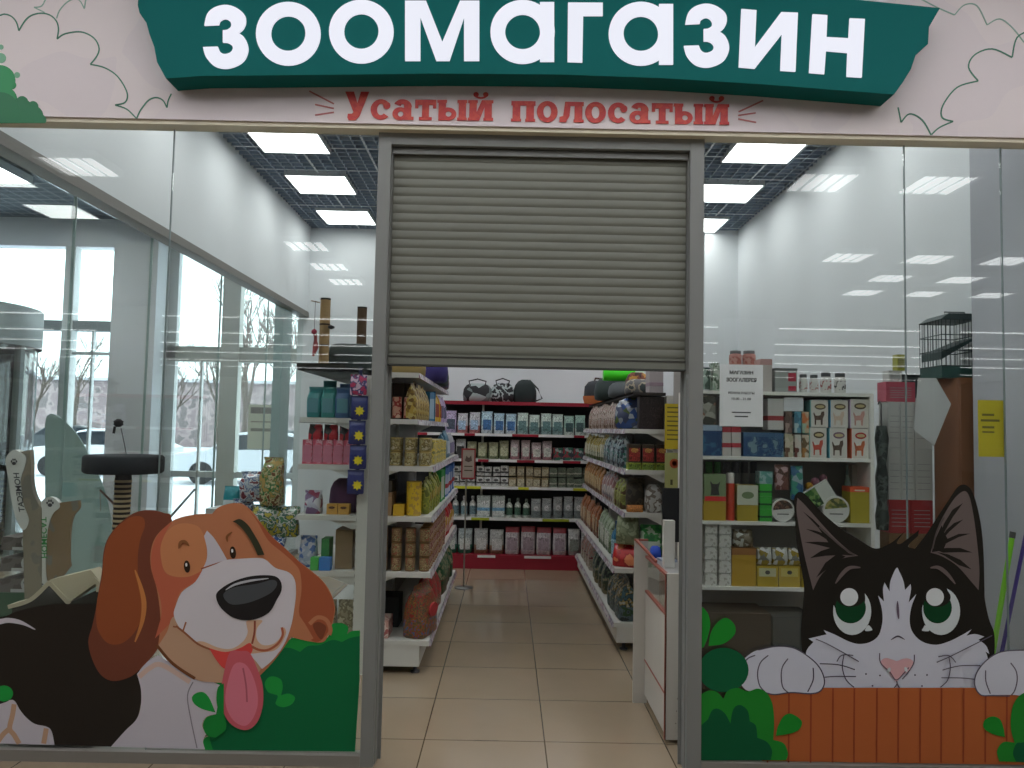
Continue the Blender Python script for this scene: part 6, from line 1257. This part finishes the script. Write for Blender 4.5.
for k in range(4):
    a = k*PI/2+.5; c_, s2 = math.cos(a), math.sin(a)
    w_ = MB(); w_.hexa([(.05*c_+.02*s2, .05*s2-.02*c_, .05), (.98*c_+.02*s2, .98*s2-.02*c_, .05), (.98*c_-.02*s2, .98*s2+.02*c_, .05), (.05*c_-.02*s2, .05*s2+.02*c_, .05)], [(.05*c_+.02*s2, .05*s2-.02*c_, .15), (.98*c_+.02*s2, .98*s2-.02*c_, .15), (.98*c_-.02*s2, .98*s2+.02*c_, .15), (.05*c_-.02*s2, .05*s2+.02*c_, .15)], mat((50,54,56)))
    for ra in (.08, .95):
        w_.box(ra*c_-.025, ra*c_+.025, ra*s2-.025, ra*s2+.025, .05, 2.34, mat((50,54,56)))
    wo = obj('wing_frame', w_, rv)
    g_ = MB(); g_.hexa([(.1*c_+.004*s2, .1*s2-.004*c_, .15), (.94*c_+.004*s2, .94*s2-.004*c_, .15), (.94*c_-.004*s2, .94*s2+.004*c_, .15), (.1*c_-.004*s2, .1*s2+.004*c_, .15)], [(.1*c_+.004*s2, .1*s2-.004*c_, 2.33), (.94*c_+.004*s2, .94*s2-.004*c_, 2.33), (.94*c_-.004*s2, .94*s2+.004*c_, 2.33), (.1*c_-.004*s2, .1*s2+.004*c_, 2.33)], GLASS); obj('wing_glass', g_, wo)
# notice on the lobby door
paper('door_notice', 'pale yellow notice with a dark heading on the lobby door glass', 247, 405, 277, 449, 5.84, mat((244,238,206), .6, k=1.1), [(.08,.80,.92,.94,mat((90,70,50))), (.1,.4,.85,.47,mat((110,100,70))), (.1,.6,.85,.63,mat((150,140,110)))])
# ================================================================== outside: snowy car park
def snowmat():
    m = plaster((226,230,236), 'snow', .8); return m
b = MB(); b.box(-60, 40, 6.1, 90, -.25, -.12, snowmat()); struct('ground_snow', b)
def car(m, wdw=mat((40,46,52), .15)):
    b = MB(); hw = .86
    prof = [(-2.1,.35),(-2.15,.6),(-2.05,.85),(-1.2,.95),(-.6,1.38),(-.3,1.45),(.9,1.45),(1.3,1.36),(1.9,.98),(2.1,.9),(2.15,.5),(2.1,.32)]
    rg = []
    for y, s_ in ((-hw,.0),(-hw+.06,1),(hw-.06,1),(hw,.0)):
        rg.append([(x*(1 if s_ else .985), y, z*(1 if s_ else .97)+(0 if s_ else .02)) for x, z in prof])
    b.loft(rg, m, smooth=False)
    g_ = MB()
    for s_ in (-1, 1): g_.prism([(-1.08,.97),(-.58,1.33),(-.28,1.38),(.22,1.38),(.22,.97)], [], s_*hw-.003*(1 if s_ > 0 else 1), s_*hw+.003, wdw); g_.prism([(.28,.97),(.28,1.38),(.88,1.38),(1.2,1.3),(1.6,1.0)], [], s_*hw-.003, s_*hw+.003, wdw)
    ws = MB(); ws.hexa([(-1.22,-.76,.94),(-1.17,-.76,.94),(-1.17,.76,.94),(-1.22,.76,.94)], [(-.64,-.7,1.36),(-.59,-.7,1.36),(-.59,.7,1.36),(-.64,.7,1.36)], wdw)
    d = {'body': b, 'side_window': g_, 'windscreen': ws}
    return d
def mkcar(i, x, y, rz, c, lb):
    t = thing('car', lb, 'car', (x, y, -.12), rz)
    for k, q in car(mat(c, .35, k=1)).items(): obj(k, q, t)
    for wx_ in (-1.35, 1.3):
        for s_ in (-1, 1):
            q = MB(); q.lathe([(.1, -.1), (.3, -.1), (.32, -.07), (.32, .07), (.3, .1), (.1, .1)], mat((30,30,32), .8), n=20); q.rot(Matrix.Rotation(PI/2, 3, 'X')); q.v = [(x_+wx_, y_+s_*.78, z_+.32) for x_, y_, z_ in q.v]; wo = obj('wheel', q, t)
mkcar(0, -7.3, 19, .25, (196,200,206), 'silver car seen through the lobby door below the pale notice')
mkcar(1, -12.6, 21, .2, (210,212,216), 'white car parked just right of the wide grey lobby column')
mkcar(2, -10.6, 33, 1.2, (70,76,84), 'dark grey car farther back, behind the silver car')
mkcar(3, -22.5, 36, .3, (60,66,70), 'black car far back, seen left of the grey lobby column')
def bare_tree(seed, H):
    rnd = random.Random(seed); b = MB(); bk = mat((96,86,78), .9)
    def br(p, d, l, r, n):
        q = p+d*l; b.tube([tuple(p), tuple(p+d*l*.5+Vector((rnd.uniform(-.04,.04)*l, rnd.uniform(-.04,.04)*l, 0))), tuple(q)], [r, r*.82, r*.66], bk, 4)
        if n == 0: return
        for k in range(3 if n > 1 else 4):
            e = Vector((rnd.uniform(-1,1), rnd.uniform(-1,1), rnd.uniform(.1,.9))).normalized(); nd = (d*1.1+e*.75).normalized()
            br(p+d*l*rnd.uniform(.55, 1), nd, l*rnd.uniform(.62, .8), r*.6, n-1)
    br(Vector((0,0,0)), Vector((0,0,1)), H*.3, H*.014, 5); return b
for s_ in range(3): _proto['tree%d' % s_] = {'': bare_tree(s_+3, 8.5).mesh('bare_tree')}
for i in range(11):
    x = -32+i*3.3+random.uniform(-.6,.6); y = 38+random.uniform(-4, 6)
    o = put('tree%d' % (i % 3), None, 'bare_tree', 'bare leafless tree in the row beyond the snowy car park', 'tree', (x, y, -.12), random.uniform(0, 6), 'bare trees beyond the car park'); s_ = random.uniform(.85, 1.15); o.scale = (s_, s_, s_)
for i, (x, y) in enumerate(((-8.6, 22), (-7.3, 27))):
    o = put('tree%d' % i, None, 'bare_tree', ['bare tree nearest the lobby windows, left of the teal column', 'second nearest bare tree behind the lobby windows'][i], 'tree', (x, y, -.12), i*2.0)
bl = thing('low_building', 'long low pinkish-grey building beyond the car park', 'building', (-16, 52, -.12))
b = MB(); b.box(-26, 22, 0, 8, 0, 4.6, pmat([(140,126,128),(160,146,146),(120,112,112)], 1.2, .9)); obj('wall', b, bl)
b = MB(); b.box(-26.3, 22.3, -.3, 8.3, 4.6, 4.8, mat((190,194,200), .8)); obj('roof', b, bl)
# ================================================================== camera, world, view
cam = bpy.data.cameras.new('camera'); co = bpy.data.objects.new('camera', cam); C.objects.link(co)
cam.sensor_width = 36; cam.lens = F/1024*36; cam.clip_start = .05; cam.clip_end = 300
co.matrix_world = Matrix.Translation(CAMLOC) @ CAMROT.to_4x4()
bpy.context.scene.camera = co
w = bpy.data.worlds.new('world'); bpy.context.scene.world = w; w.use_nodes = True
bg = w.node_tree.nodes['Background']; bg.inputs[0].default_value = (.86, .92, 1, 1); bg.inputs[1].default_value = 4.2
vs_ = bpy.context.scene.view_settings
bpy.context.scene.display_settings.display_device = 'sRGB'
vs_.view_transform = 'Standard'; vs_.look = 'None'; vs_.gamma = 1; vs_.use_curve_mapping = False; vs_.exposure = 0.0
